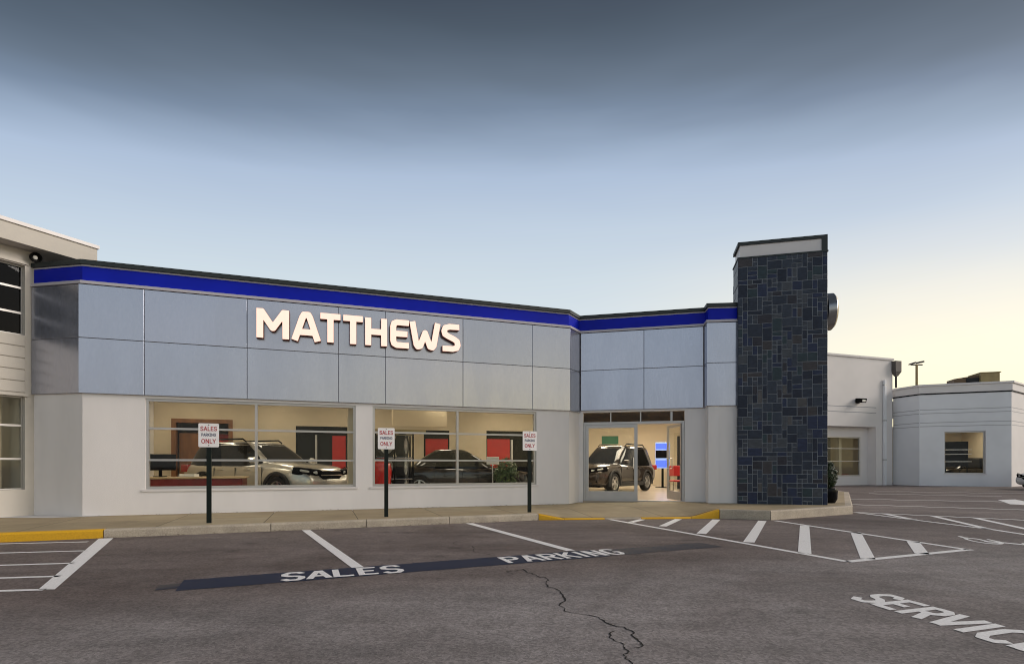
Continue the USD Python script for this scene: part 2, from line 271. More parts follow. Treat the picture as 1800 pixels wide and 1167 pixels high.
def extr(poly, z0, z1):
    ps = getattr(poly, 'geoms', [poly]); out = []
    for g in ps:
        if g.geom_type == 'Polygon' and g.area > 1e-6:
            m = trimesh.creation.extrude_polygon(g, z1 - z0, engine='earcut'); m.apply_translation([0, 0, z0]); out.append(m)
    return trimesh.util.concatenate(out)
def sheet(poly, z, step=None, zf=None):
    """A flat (or draped) sheet over a plan polygon."""
    out = []
    for g in getattr(poly, 'geoms', [poly]):
        if g.geom_type != 'Polygon' or g.area < 1e-7: continue
        v, f = trimesh.creation.triangulate_polygon(g, engine='earcut')
        m = trimesh.Trimesh(np.column_stack([v, np.full(len(v), z)]), f, process=False)
        if step: 
            vv, ff = trimesh.remesh.subdivide_to_size(m.vertices, m.faces, step, max_iter=12); m = trimesh.Trimesh(vv, ff, process=False)
        if len(m.faces) and m.face_normals[:, 2].mean() < 0: m.invert()
        out.append(m)
    m = trimesh.util.concatenate(out)
    if zf is not None:
        q = np.array(m.vertices); q[:, 2] += zf(q[:, 0], q[:, 1]); m.vertices = q
    return m

# ------------------------------------------------------------------ ground
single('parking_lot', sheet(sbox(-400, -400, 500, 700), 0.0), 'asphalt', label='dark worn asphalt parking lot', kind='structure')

# kerb line, seen from above, and the pavement behind it
K = [(-13.0, 5.50), (-9.4, 6.93), (-6.2, 8.20), (0.54, 10.885), (4.317, 11.237), (5.214, 10.885), (7.752, 12.294), (11.6, 18.6), (13.6, 27.6)]
RA, RB = np.array(K[3]), np.array(K[4]); RL = float(np.hypot(*(RB - RA))); RD = (RB - RA) / RL; RN = np.array([-RD[1], RD[0]])
def pave(x, y):
    """Height of the pavement: it falls to the asphalt at the dropped kerb in front of the door."""
    x, y = np.asarray(x, float), np.asarray(y, float)
    t = np.clip((x - 1.2) / 3.6, 0, 1); base = 0.13 + 0.06 * t * t * (3 - 2 * t)
    a = (x - RA[0]) * RD[0] + (y - RA[1]) * RD[1]; d = (x - RA[0]) * RN[0] + (y - RA[1]) * RN[1]
    fl = np.clip(np.minimum(a / 0.5, (RL - a) / 0.55), 0, 1) * np.clip(1 - d / 1.25, 0, 1)
    return base * (1 - fl) + 0.018 * fl
F = Frame((-8.22, 10.34), (1.44, 13.69))
P0, P1, P2, P3, P4, P5, P6 = (-9.33, 10.55), (-8.22, 10.34), (1.44, 13.69), (1.77, 14.25), (4.83, 13.49), (4.776, 13.15), (5.466, 13.08)
FOOT = Polygon([P0, P1, P2, P3, P4, P5, P6, (7.2, 12.9), (9.2, 28.0), (-13.0, 28.0), (-12.0, 20.0)])
LA = np.array(P0); LD = np.array([-0.469, -0.883]); LN = np.array([-0.883, 0.469])   # left building: along its wall towards the camera, and inward
LEFT = Polygon([tuple(LA), tuple(LA + 5 * LD), tuple(LA + 5 * LD + 10 * LN), tuple(LA + 10 * LN)])

KW = 0.15
def offset_line(pts, w):
    pts = np.array(pts, float); out = []
    for i in range(len(pts)):
        ns = []
        for a, b in ((i - 1, i), (i, i + 1)):
            if a >= 0 and b < len(pts):
                d = pts[b] - pts[a]; d /= np.hypot(*d); ns.append(np.array([-d[1], d[0]]))
        n = sum(ns); n /= np.hypot(*n); out.append(pts[i] + n * w / max(n @ ns[0], 0.3))
    return np.array(out)
KI = offset_line(K, KW)
side = thing('sidewalk', 'concrete pavement with kerb along the front of the building', '', kind='structure')
stage.GetPrimAtPath(side).ClearCustomDataByKey('category')
def kerb_piece(seg, t0, t1, mat, gap=0.006):
    a0, a1, b0, b1 = np.array(K[seg]), np.array(K[seg + 1]), KI[seg], KI[seg + 1]
    L = np.hypot(*(a1 - a0)); g = gap / L
    ts = np.linspace(t0 + g, t1 - g, max(2, int((t1 - t0) * L / 0.2) + 2)); rings = []
    for t in ts:
        f, b = a0 + (a1 - a0) * t, b0 + (b1 - b0) * t
        n = (b - f) / np.hypot(*(b - f)); z = float(pave(*(f + n * 0.1)))
        rings.append([(*f, -0.08), (*f, max(z - 0.025, 0.006)), (*(f + n * 0.022), z), (*b, z), (*b, -0.08)])
    v = np.array(rings).reshape(-1, 3); fs = []
    for i in range(len(ts) - 1):
        for k in range(5):
            k2 = (k + 1) % 5; a, b, c, d = i * 5 + k, i * 5 + k2, (i + 1) * 5 + k2, (i + 1) * 5 + k
            fs += [(a, b, c), (a, c, d)]
    e = (len(ts) - 1) * 5
    fs += [(0, 2, 1), (0, 3, 2), (0, 4, 3), (e, e + 1, e + 2), (e, e + 2, e + 3), (e, e + 3, e + 4)]
    m = trimesh.Trimesh(v, fs, process=False); m.fix_normals(); return m
def seglen(i): return float(np.hypot(*(np.array(K[i + 1]) - np.array(K[i]))))
part(side, 'kerb', kerb_piece(0, 0, 1, 'kerb_concrete'), 'kerb_concrete')
part(side, 'kerb', kerb_piece(1, 0, 1, 'yellow_paint'), 'yellow_paint', label='yellow painted kerb at the left edge')
for a, b in ((0, 0.32), (0.32, 0.535), (0.535, 0.745), (0.745, 1.0)):
    part(side, 'kerb', kerb_piece(2, a, b, 'kerb_concrete'), 'kerb_concrete')
part(side, 'kerb', kerb_piece(3, 0, 0.14, 0), 'yellow_paint', label='yellow flare of the dropped kerb, left')
part(side, 'kerb', kerb_piece(3, 0.14, 0.36, 0), 'yellow_paint', label='flush yellow kerb at the foot of the ramp')
part(side, 'kerb', kerb_piece(3, 0.36, 0.56, 0), 'kerb_concrete')
part(side, 'kerb', kerb_piece(3, 0.56, 0.84, 0), 'yellow_paint', label='flush yellow kerb at the foot of the ramp')
part(side, 'kerb', kerb_piece(3, 0.84, 1.0, 0), 'yellow_paint', label='yellow flare of the dropped kerb, right')
for s_, (a, b) in ((4, (0, 1)), (5, (0, 1)), (6, (0, 0.5)), (6, (0.5, 1)), (7, (0, 1))):
    part(side, 'kerb', kerb_piece(s_, a, b, 0), 'kerb_concrete')
PAVE = Polygon([tuple(p) for p in KI] + [(9.5, 27.6), (7.4, 13.2), (5, 14.5), (1, 15), (-9, 12), tuple(LA + 0.3 * LN), tuple(LA + 6 * LD + 0.3 * LN)]).buffer(0).difference(FOOT.buffer(-0.02)).difference(LEFT.buffer(-0.02))
part(side, 'bed', sheet(PAVE, -0.03, 0.5, pave), 'bed')
us = [-6.5, -4.4, -2.2, 0.1, 1.85, 3.4, 4.95, 6.5, 8.05, 9.6, 11.05, 12.6, 14.3, 16.2, 18.6, 24]; vs = [-6.5, -1.36, 0.6, 5, 12, 20]
k = 0
for i in range(len(us) - 1):
    for j in range(len(vs) - 1):
        g = 0.006
        cell = Polygon([F.xy(us[i] + g, vs[j] + g), F.xy(us[i + 1] - g, vs[j] + g), F.xy(us[i + 1] - g, vs[j + 1] - g), F.xy(us[i] + g, vs[j + 1] - g)])
        q = PAVE.intersection(cell)
        if q.area > 0.02:
            part(side, 'slab', sheet(q, 0.0, 0.3, pave), 'concrete_' + 'abc'[rnd.randrange(3)]); k += 1
# pale strip of poured concrete along the foot of the left-hand wall
q = Polygon([(-9.6, 10.02), (-8.5, 10.0), (-7.7, 10.50), (-8.22, 10.36), (-9.33, 10.57), tuple(LA + 3 * LD - 0.02 * LN), tuple(LA + 3 * LD - 0.25 * LN)]).buffer(0).difference(LEFT).difference(FOOT)
part(side, 'footing', sheet(q, 0.004, 0.3, pave), 'footing', label='pale concrete apron at the wall corner')

# ------------------------------------------------------------------ paint on the asphalt
def line(p, q, w): return LineString([p, q]).buffer(w / 2, cap_style='flat')
def marking(name, polys, mat, label, z, category='road marking', names=None, group=None):
    c = unary_union(polys).centroid
    T = thing(name, label, category, (c.x, c.y, 0), group=group)
    for i, p in enumerate(polys): part(T, names[i] if names else 'stripe', sheet(p, z), mat)
    return T
W = 'white_paint'
ST = 'white lines between the sales parking bays'
marking('parking_line', [Polygon([(-3.57, 9.18), (-3.445, 9.22), (-1.60, 5.84), (-1.72, 5.80)])], W, 'white bay line running from the kerb to the word SALES', 0.0045, group=ST)
marking('parking_line', [Polygon([(-0.88, 10.26), (-0.75, 10.31), (0.82, 7.0), (0.70, 6.95)])], W, 'white bay line running from the kerb to the word PARKING', 0.0045, group=ST)
lb = Polygon([(-6.03, 8.19), (-6.20, 8.12), (-4.18, 4.80), (-4.06, 4.80)])
marking('hatched_zone', [Polygon([(-6.04, 8.19), (-6.21, 8.12), (-4.20, 4.79), (-4.06, 4.80)]), line((-4.14, 4.79), (-7.2, 4.35), 0.07)] +
        [line(a, b, 0.07) for a, b in (((-6.11, 7.79), (-8.4, 7.35)), ((-5.50, 6.97), (-8.2, 6.45)), ((-4.94, 6.09), (-7.7, 5.55)), ((-4.49, 5.37), (-7.2, 4.9)))], W,
        'white striped zone in front of the yellow kerb at the left edge', 0.0035, names=['border', 'border'] + ['stripe'] * 4)
B = [(1.934, 11.2), (3.84, 6.183), (5.961, 7.061), (5.25, 10.78)]
marking('hatched_zone', [line(B[0], B[1], 0.10), line(B[1], (6.0, 7.08), 0.10), line(B[2], B[3], 0.10)] +
        [line(a, b, w) for a, b, w in (((2.66, 11.02), (2.29, 10.45), 0.13), ((3.42, 11.1), (2.72, 9.77), 0.14), ((4.16, 11.0), (3.05, 8.71), 0.15), ((4.98, 10.75), (3.39, 7.74), 0.15), ((5.36, 9.90), (3.66, 6.76), 0.15), ((5.66, 8.90), (4.19, 6.36), 0.15), ((5.80, 7.82), (5.10, 6.72), 0.15))], W,
        'white striped pointed zone in front of the stone tower', 0.0035, names=['border'] * 3 + ['stripe'] * 7)
marking('hatched_zone', [line((8.06, 12.744), (8.15, 10.885), 0.1), line((8.147, 10.885), (8.26, 9.33), 0.1), line((8.26, 9.33), (8.06, 7.6), 0.1), line((8.06, 12.744), (12.0, 9.5), 0.11), line((8.5, 12.36), (8.16, 10.9), 0.12), line((9.15, 11.74), (8.26, 9.35), 0.12), line((9.7, 11.3), (8.6, 8.6), 0.12), line((10.35, 10.85), (9.2, 8.2), 0.12)], W,
        'white striped zone beside the wheelchair symbol at the right', 0.0035, names=['border'] * 4 + ['stripe'] * 4)
FL = 'white bay lines in front of the far right building'
for (a, b, lab) in (((9.45, 15.35), (13.6, 12.9), 'nearest of the white bay lines beyond the stone tower'), ((10.9, 17.9), (15.6, 16.1), 'second of the white bay lines beyond the stone tower, ending at the white block'),
                    ((14.0, 21.2), (17.4, 19.2), 'third of the white bay lines beyond the stone tower'), ((15.6, 23.3), (20.2, 21.0), 'farthest of the white bay lines beyond the stone tower')):
    marking('parking_line', [line(a, b, 0.11)], W, lab, 0.0035, group=FL)
marking('stop_bar', [Polygon([(15.55, 17.3), (16.3, 17.5), (15.2, 15.7), (14.3, 15.0), (14.15, 15.35)])], W, 'short broad white block painted at the right edge, beyond the stripes', 0.0045)
# wheelchair symbol: strokes in its own units, head at the right
def strokes(lines, w, cap='flat'): return unary_union([LineString(l).buffer(w / 2, cap_style=cap, join_style='round') for l in lines])
a_ = np.linspace(0.9, -2.6, 14)
ISA = strokes([[(0.05, 0.95), (0.28, 0.55)], [(0.28, 0.55), (0.34, 0.30)]], 0.13, 'round').union(strokes([[(0.34, 0.34), (0.62, 0.34), (0.80, 0.10), (0.92, 0.14)]], 0.11, 'round')).union(strokes([[(0.32, 0.62), (0.56, 0.60)]], 0.10, 'round')).union(strokes([[(0.45 + 0.34 * math.cos(t), 0.30 + 0.34 * math.sin(t)) for t in np.linspace(2.2, 5.6, 14)]], 0.09)).union(Point(0.08, 1.12).buffer(0.12))
def lay(poly, org, ex, ey): return affinity.affine_transform(poly, [ex[0], ey[0], ex[1], ey[1], org[0], org[1]])
marking('wheelchair_symbol', [lay(ISA, (6.62, 7.48), (0.28, 0.98), (0.50, -0.02))], W, 'white wheelchair symbol painted on the asphalt at the right', 0.0035, names=['symbol'])
# dark strip and its words
sd = np.array([2.788 + 2.937, 7.257 - 4.729]); sd /= np.hypot(*sd); sn = np.array([-sd[1], sd[0]])
s0 = np.array([-2.95, 4.735])
strip = thing('painted_strip', 'long navy painted strip across the bays under the words SALES PARKING', 'road marking', (*s0, 0))
def sp(u, v): return s0 + u * sd + v * sn
def ragged(u0, u1, v0, v1, amp, seed):
    r = random.Random(seed); n = max(4, int((u1 - u0) / 0.12)); us_ = np.linspace(u0, u1, n)
    return Polygon([tuple(sp(u, v0 + r.uniform(-amp, amp))) for u in us_] + [tuple(sp(u, v1 + r.uniform(-amp, amp))) for u in us_[::-1]])
part(strip, 'strip', sheet(ragged(0, 4.55, 0.0, 0.50, 0.008, 1), 0.003), 'navy_paint')
part(strip, 'strip', sheet(ragged(-0.17, 0.0, 0.10, 0.34, 0.02, 5), 0.003), 'faded_paint', label='ragged left tip of the strip')
part(strip, 'strip', sheet(ragged(4.55, 6.35, 0.02, 0.44, 0.02, 2), 0.003), 'faded_paint', label='faded worn right end of the strip')
GL = {  # letters as pen strokes in a unit box
 'S': [[(0.95, 0.80), (0.75, 0.97), (0.30, 0.97), (0.08, 0.80), (0.10, 0.62), (0.30, 0.53), (0.70, 0.47), (0.92, 0.36), (0.92, 0.20), (0.72, 0.03), (0.28, 0.03), (0.05, 0.20)]],
 'A': [[(0.02, 0), (0.46, 1)], [(0.54, 1), (0.98, 0)], [(0.26, 0.33), (0.74, 0.33)]],
 'L': [[(0.09, 1), (0.09, 0)], [(0.16, 0.07), (0.95, 0.07)]],
 'E': [[(0.09, 1), (0.09, 0)], [(0.2, 0.93), (0.95, 0.93)], [(0.2, 0.5), (0.8, 0.5)], [(0.2, 0.07), (0.95, 0.07)]],
 'P': [[(0.09, 1), (0.09, 0)], [(0.2, 0.93), (0.70, 0.93), (0.90, 0.82), (0.90, 0.60), (0.70, 0.47), (0.2, 0.47)]],
 'R': [[(0.09, 1), (0.09, 0)], [(0.2, 0.93), (0.70, 0.93), (0.90, 0.82), (0.90, 0.62), (0.70, 0.5), (0.2, 0.5)], [(0.56, 0.45), (0.92, 0)]],
 'K': [[(0.09, 1), (0.09, 0)], [(0.92, 1), (0.24, 0.5)], [(0.34, 0.55), (0.95, 0)]],
 'I': [[(0.5, 1), (0.5, 0)]],
 'N': [[(0.09, 0), (0.09, 1)], [(0.16, 0.98), (0.84, 0.02)], [(0.91, 0), (0.91, 1)]],
 'G': [[(0.92, 0.80), (0.72, 0.97), (0.30, 0.97), (0.07, 0.78), (0.07, 0.22), (0.30, 0.03), (0.72, 0.03), (0.92, 0.2), (0.92, 0.46), (0.6, 0.46)]],
 'V': [[(0.04, 1), (0.46, 0)], [(0.54, 0), (0.96, 1)]],
 'C': [[(0.92, 0.78), (0.72, 0.97), (0.30, 0.97), (0.07, 0.78), (0.07, 0.22), (0.30, 0.03), (0.72, 0.03), (0.92, 0.22)]]}
def glyph(ch, w, hgt, pen):
    return unary_union([LineString([(x * w, y * hgt) for x, y in l]).buffer(pen / 2, cap_style='flat', join_style='round') for l in GL[ch]])
def word(name, text, org, ex, ey, w, hgt, pitch, pen, label, z):
    T = thing(name, label, 'painted lettering', (*org, 0))
    x = 0
    for ch in text:
        ww = w * (0.35 if ch == 'I' else 1)
        part(T, 'letter', sheet(lay(glyph(ch, ww, hgt, pen), tuple(np.array(org) + x * np.array(ex)), ex, ey), z), W)
        x += pitch * (0.55 if ch == 'I' else 1)
    return T
d1 = np.array([1.135 * -1 + 2.205, 5.618 - 5.173]); d1 /= np.hypot(*d1); up1 = np.array([-0.36, 0.93]); up1 /= np.hypot(*up1)
word('painted_word', 'SALES', sp(0.86, 0.05), d1, up1, 0.19, 0.40, 0.242, 0.065, 'white word SALES painted on the navy strip', 0.006)
word('painted_word', 'PARKING', sp(3.22, 0.05), sd, up1, 0.195, 0.40, 0.250, 0.06, 'white word PARKING painted on the navy strip', 0.006)
word('painted_word', 'SERVICE', (2.81, 4.50), np.array([0.17, -0.985]), np.array([0.95, 0.31]), 0.185, 0.42, 0.222, 0.07, 'large white word SERVICE painted on the asphalt at the lower right', 0.0035)
# cracks and an old sealed patch in the asphalt
def crack(pts, w, seed):
    r = random.Random(seed); P = [np.array(pts[0], float)]
    def rec(a, b, n):
        if n == 0: P.append(b); return
        d = b - a; m = (a + b) / 2 + np.array([-d[1], d[0]]) * r.uniform(-0.22, 0.22); rec(a, m, n - 1); rec(m, b, n - 1)
    for a, b in zip(pts[:-1], pts[1:]): rec(np.array(a, float), np.array(b, float), 3)
    P = np.array(P); L, R_ = [], []
    for i in range(len(P)):
        d = P[min(i + 1, len(P) - 1)] - P[max(i - 1, 0)]; d = d / max(np.hypot(*d), 1e-9); n = np.array([-d[1], d[0]]); ww = w * r.uniform(0.25, 1.25) * (0.2 if i in (0, len(P) - 1) else 1) / 2
        L.append(P[i] + n * ww); R_.append(P[i] - n * ww)
    v = np.array([x for p in zip(L, R_) for x in p]); f = []
    for i in range(len(P) - 1): a = 2 * i; f += [(a, a + 1, a + 3), (a, a + 3, a + 2)]
    m = trimesh.Trimesh(np.column_stack([v, np.full(len(v), 0.0022)]), f, process=False)
    if m.face_normals[:, 2].mean() < 0: m.invert()
    return m
pl = '/World/parking_lot'
part(pl, 'crack', crack([(0.121, 5.742), (0.243, 5.45), (0.317, 5.024), (0.43, 4.543), (0.525, 3.989), (0.688, 3.732), (0.793, 3.426), (0.80, 3.30), (0.74, 3.27)], 0.015, 3), 'crack', label='long jagged crack in the asphalt')
part(pl, 'crack', crack([(0.69, 3.60), (0.642, 3.40), (0.69, 3.22), (0.647, 3.074), (0.662, 2.9), (0.60, 2.4)], 0.012, 4), 'crack')
part(pl, 'crack', crack([(0.121, 5.742), (-0.06, 5.60), (0.0, 5.45)], 0.012, 6), 'crack')
part(pl, 'crack', crack([(-0.95, 8.1), (-0.55, 7.4), (-0.25, 6.6)], 0.010, 8), 'crack')

# ------------------------------------------------------------------ showroom building
Z0, ZP0, ZPM, ZP1, ZTOP = 0.13, 2.48, 3.54, 4.56, 5.03
SH = thing('showroom_building', 'low white showroom with silver panels, blue band and large windows', 'building', (P1[0], P1[1], 0), F.ang)
TH = 0.22
# facade wall round its two windows (front face at v = 0)
W1, W2 = (1.03, 5.03), (5.395, 9.342); WZ0, WZ1 = 0.63, 2.43
walls = [F.box(0, F.L, 0, TH, 0.0, WZ0), F.box(0, W1[0], 0, TH, WZ0, WZ1), F.box(W1[1], W2[0], 0, TH, WZ0, WZ1), F.box(W2[1], F.L, 0, TH, WZ0, WZ1), F.box(0, F.L, 0, TH, WZ1, ZP1)]
part(SH, 'front_wall', walls, 'stucco')
C = Frame(P0, P1); E_ = Frame(P2, P3); R = Frame(P3, P4); G_ = Frame(P4, P5); Q = Frame(P5, P6)
part(SH, 'corner_wall', C.box(0, C.L - 0.004, 0.0, 0.2, 0.0, ZP1), 'stucco')
part(SH, 'return_wall', E_.box(0.004, E_.L, 0.0, 0.2, 0.0, ZP1), 'stucco')
part(SH, 'entrance_wall', [R.box(0.0, 0.10, 0.0, 0.2, 0, ZP1), R.box(0.10, 2.66, 0.0, 0.2, 2.49, ZP1), R.box(2.66, R.L, 0.0, 0.2, 0, ZP1)], 'stucco')
part(SH, 'pier', [Q.box(0.004, Q.L + 0.4, 0.0, 0.3, 0, ZP1), G_.box(0.0, G_.L, 0.0, 0.25, 0, ZP1)], 'stucco')
# silver panels, each a piece of its own
def panels(fr, joints, zs, vf=-0.05, vb=-0.004, ends=(0, 0)):
    for r_ in range(len(zs) - 1):
        for i in range(len(joints) - 1):
            u0, u1 = joints[i] + (ends[0] if i == 0 else 0.005), joints[i + 1] - (ends[1] if i == len(joints) - 2 else 0.005)
            m = fr.panel(u0, u1, zs[r_] + 0.005, zs[r_ + 1] - 0.005, vf + rnd.uniform(-0.001, 0.001), vb, 0.003)
            # slight tilt of each panel, as sheets hang
            part(SH, 'panel', m, ACM[rnd.randrange(3)])
ZS = [ZP0, ZPM, ZP1]
panels(F, [-0.045, 1.028, 2.858, 4.667, 5.67, 7.461, 9.221, F.L + 0.012], ZS)
panels(C, [0.0, C.L - 0.012], ZS)
panels(E_, [0.012, E_.L], ZS, -0.045)
panels(R, [0.055, 1.66, R.L - 0.06], [2.535, 3.58, ZP1])
panels(Q, [-0.045, Q.L + 0.1], [2.545, 3.585, ZP1])
panels(G_, [0.06, G_.L], [2.545, 3.585, ZP1], -0.045)
part(SH, 'panel_backing', [F.box(0, F.L, -0.003, 0.0, ZP0, ZP1), R.box(0.05, R.L, -0.003, 0.0, 2.53, ZP1), C.box(0.0, C.L, -0.003, 0.0, ZP0, ZP1), Q.box(0, Q.L, -0.003, 0, 2.54, ZP1)], 'pale_trim')
# bands round the parapet: ledge, blue band, pale strip, dark coping
def ring(out, inn): return FOOT.buffer(out, join_style='mitre').difference(FOOT.buffer(-inn, join_style='mitre'))
part(SH, 'ledge', extr(ring(0.058, 0.4), ZP1 + 0.012, 4.628), 'pale_trim')
part(SH, 'blue_band', extr(ring(0.0, 0.4), 4.630, 4.912), 'blue_band')
part(SH, 'strip_trim', extr(ring(0.012, 0.4), 4.914, 4.942), 'pale_trim')
part(SH, 'coping', extr(ring(0.05, 0.45), 4.945, ZTOP), 'coping')
part(SH, 'roof', extr(FOOT.buffer(-0.42), 4.20, 4.45), 'roofing')
for a_, b_ in (((7.2, 12.95), (9.2, 28.0)), ((9.2, 28.0), (-13.0, 28.0)), ((-13.0, 28.0), (-12.0, 20.0)), ((-12.0, 20.0), P0)):
    fr_ = Frame(a_, b_); part(SH, 'outer_wall', fr_.box(0.02, fr_.L - 0.02, 0.006, 0.2, 0.0, ZP1), 'stucco')
# windows
def bars(fr, u0, u1, z0, z1, w, v0, v1):
    return [fr.box(u0, u1, v0, v1, z0, z0 + w), fr.box(u0, u1, v0, v1, z1 - w, z1), fr.box(u0, u0 + w, v0, v1, z0 + w, z1 - w), fr.box(u1 - w, u1, v0, v1, z0 + w, z1 - w)]
def shop_window(T, fr, u0, u1, z0, z1, um, zm, pane='pane', fw=0.05, sill=True, v=0.03):
    w = part(T, 'window', bars(fr, u0 + 0.003, u1 - 0.003, z0 + 0.003, z1 - 0.003, fw, v, v + 0.09), 'aluminium')
    for u in um: part(w, 'mullion', fr.box(u - 0.025, u + 0.025, v + 0.002, v + 0.088, z0 + fw, z1 - fw), 'aluminium')
    ue = [u0 + fw] + list(um) + [u1 - fw]; ze = [z0 + fw] + list(zm) + [z1 - fw]
    for i in range(len(ue) - 1):
        a, b = ue[i] + (0.025 if i else 0), ue[i + 1] - (0.025 if i < len(ue) - 2 else 0)
        for z in zm: part(w, 'glazing_bar', fr.box(a, b, v + 0.012, v + 0.08, z - 0.02, z + 0.02), 'aluminium')
        for j in range(len(ze) - 1):
            part(w, 'pane', fr.box(a, b, v + 0.043, v + 0.049, ze[j] + (0.02 if j else 0), ze[j + 1] - (0.02 if j < len(ze) - 2 else 0)), pane)
    if sill: part(w, 'sill', fr.box(u0 - 0.05, u1 + 0.05, -0.022, -0.001, z0 - 0.045, z0 - 0.003), 'white_trim')
    return w
shop_window(SH, F, W1[0], W1[1], WZ0, WZ1, [3.02], [1.21, 1.84])
shop_window(SH, F, W2[0], W2[1], WZ0, WZ1, [7.35], [1.22, 1.85])
# entrance: fixed leaf with wide frame, an open leaf, a transom above
FZ = 0.19
dr = part(SH, 'door_frame', [R.box(0.105, 2.655, 0.04, 0.15, 2.17, 2.235), R.box(0.105, 0.155, 0.04, 0.15, FZ, 2.17), R.box(2.60, 2.655, 0.04, 0.15, FZ, 2.17), R.box(0.105, 2.655, 0.02, 0.17, FZ - 0.01, FZ + 0.012), R.box(2.315, 2.365, 0.045, 0.145, 2.235, 2.485), R.box(0.80, 0.83, 0.05, 0.14, 2.235, 2.485), R.box(1.56, 1.59, 0.05, 0.14, 2.235, 2.485)], 'aluminium')
part(dr, 'transom_pane', R.box(0.105, 2.655, 0.09, 0.096, 2.236, 2.484), 'dark_pane')
lf = part(SH, 'door', bars(R, 0.158, 1.50, FZ + 0.015, 2.167, 0.085, 0.06, 0.12) + [R.box(0.245, 1.415, 0.062, 0.118, FZ + 0.10, FZ + 0.24)], 'aluminium', label='closed wide glass door leaf')
part(lf, 'pane', R.box(0.243, 1.415, 0.087, 0.093, FZ + 0.24, 2.082), 'pane')
hh = lambda fr, u, v: tube([fr.pt(u, v, 1.02), fr.pt(u, v - 0.06, 1.02), fr.pt(u, v - 0.06, 1.30), fr.pt(u, v, 1.30)], 0.012)
part(lf, 'handle', hh(R, 1.40, 0.06), 'chrome')
hinge = R.xy(2.595, 0.10); oa = R.ang + math.pi - math.radians(70)
OD = Frame(hinge, hinge + np.array([math.cos(oa), math.sin(oa)]))
ol = part(SH, 'door', bars(OD, 0.0, 0.93, FZ + 0.02, 2.167, 0.07, -0.022, 0.022) + [OD.box(0.07, 0.86, -0.02, 0.02, FZ + 0.09, FZ + 0.24)], 'aluminium', label='open glass door leaf swung inward')
part(ol, 'pane', OD.box(0.07, 0.86, -0.003, 0.003, FZ + 0.24, 2.097), 'pane')
part(ol, 'handle', [hh(OD, 0.82, -0.02), hh(OD, 0.82, 0.08)], 'chrome')

# showroom interior: floor, ceiling, walls with door openings
INN = FOOT.buffer(-0.21, join_style='mitre')
part(SH, 'floor', sheet(INN, 0.15), 'tile_floor')
part(SH, 'floor', extr(Polygon([R.xy(0.1, 0.0), R.xy(2.66, 0.0), R.xy(2.66, 0.45), R.xy(0.1, 0.45)]), 0.10, FZ - 0.012), 'tile_floor', label='threshold of the entrance')
part(SH, 'ceiling', sheet(INN, 3.52), 'ceiling')
BV = 6.3   # back wall's distance behind the facade
def wall_with(fr, u0, u1, v0, v1, z1, holes, mat, name='interior_wall'):
    ms, at = [], u0
    for a, b, zt in holes:
        ms += [fr.box(at, a, v0, v1, 0.15, z1), fr.box(a, b, v0, v1, zt, z1)]; at = b
    ms.append(fr.box(at, u1, v0, v1, 0.15, z1)); return part(SH, name, ms, mat)
def bu(px, v=BV):
    k = (px - 900) / 950.0; A = F.O + v * F.n
    return float((k * A[1] - A[0]) / (F.d[0] - k * F.d[1]))
O1, O2, O3, O4 = (bu(308), bu(403)), (bu(520), bu(612)), (bu(745), bu(790)), (bu(855), bu(946))
wall_with(F, -1.0, 12.2, BV, BV + 0.15, 3.52, [(*O1, 2.42), (*O2, 2.38), (*O3, 2.33), (*O4, 2.36)], 'inner_wall')
part(SH, 'interior_wall', F.box(-1.0, 14, BV + 2.6, BV + 2.7, 0.15, 3.52), 'inner_wall', label='wall of the offices behind the showroom')
ds = part(SH, 'door_surround', bars(F, O1[0] - 0.1, O1[1] + 0.1, 0.05, 2.52, 0.12, BV - 0.03, BV + 0.18), 'wood', label='brown wooden door surround')
part(ds, 'wood_panel', F.box(O1[0] + 0.04, O1[0] + 0.85, BV + 0.3, BV + 0.34, 0.15, 2.1), 'wood')
part(ds, 'red_panel', F.box(O1[0] + 0.95, O1[0] + 1.6, BV + 0.6, BV + 0.64, 0.15, 2.1), 'door_red')
def dark_front(o, zt, red, name='office_front'):
    b = part(SH, name, bars(F, o[0], o[1], 0.15, zt, 0.07, BV + 0.02, BV + 0.1) + [F.box(o[0] + 0.02, o[1] - 0.02, BV + 0.02, BV + 0.1, zt - 0.28, zt - 0.06)], 'black')
    part(b, 'dark_pane', F.box(o[0] + 0.07, o[1] - 0.07, BV + 0.05, BV + 0.056, 0.22, zt - 0.28), 'black_gloss')
    for a, c in red: part(b, 'red_door', F.box(o[0] + a, o[0] + c, BV - 0.02, BV + 0.03, 0.16, zt - 0.30), 'door_red')
    return b
w2_ = O2[1] - O2[0]; b = dark_front(O2, 2.38, [(w2_ * 0.69, w2_ * 0.95)])
part(b, 'mullion', F.box(O2[0] + w2_ * 0.36, O2[0] + w2_ * 0.40, BV - 0.03, BV + 0.02, 0.2, 2.1), 'aluminium')
w3_ = O3[1] - O3[0]; dark_front(O3, 2.33, [(0.06, w3_ - 0.06)])
w4_ = O4[1] - O4[0]; b = dark_front(O4, 2.36, [(0.03, w4_ * 0.44)]); part(b, 'mullion', F.box(O4[0] + w4_ * 0.46, O4[0] + w4_ * 0.5, BV - 0.03, BV + 0.02, 0.2, 2.05), 'aluminium')
part(SH, 'interior_wall', F.box(-0.62, -0.48, 0.75, BV, 0.15, 3.52), 'inner_wall', label='left end wall of the showroom')
part(SH, 'interior_wall', F.box(4.88, 5.05, 0.26, 0.62, 0.15, 3.52), 'inner_wall_pale', label='short wall between the two windows')
part(SH, 'interior_wall', F.box(6.4, 8.15, BV - 1.4, BV - 1.28, 2.35, 3.52), 'inner_wall_pale', label='hanging wall panel above the display')
e0 = F.xy(12.2, BV)
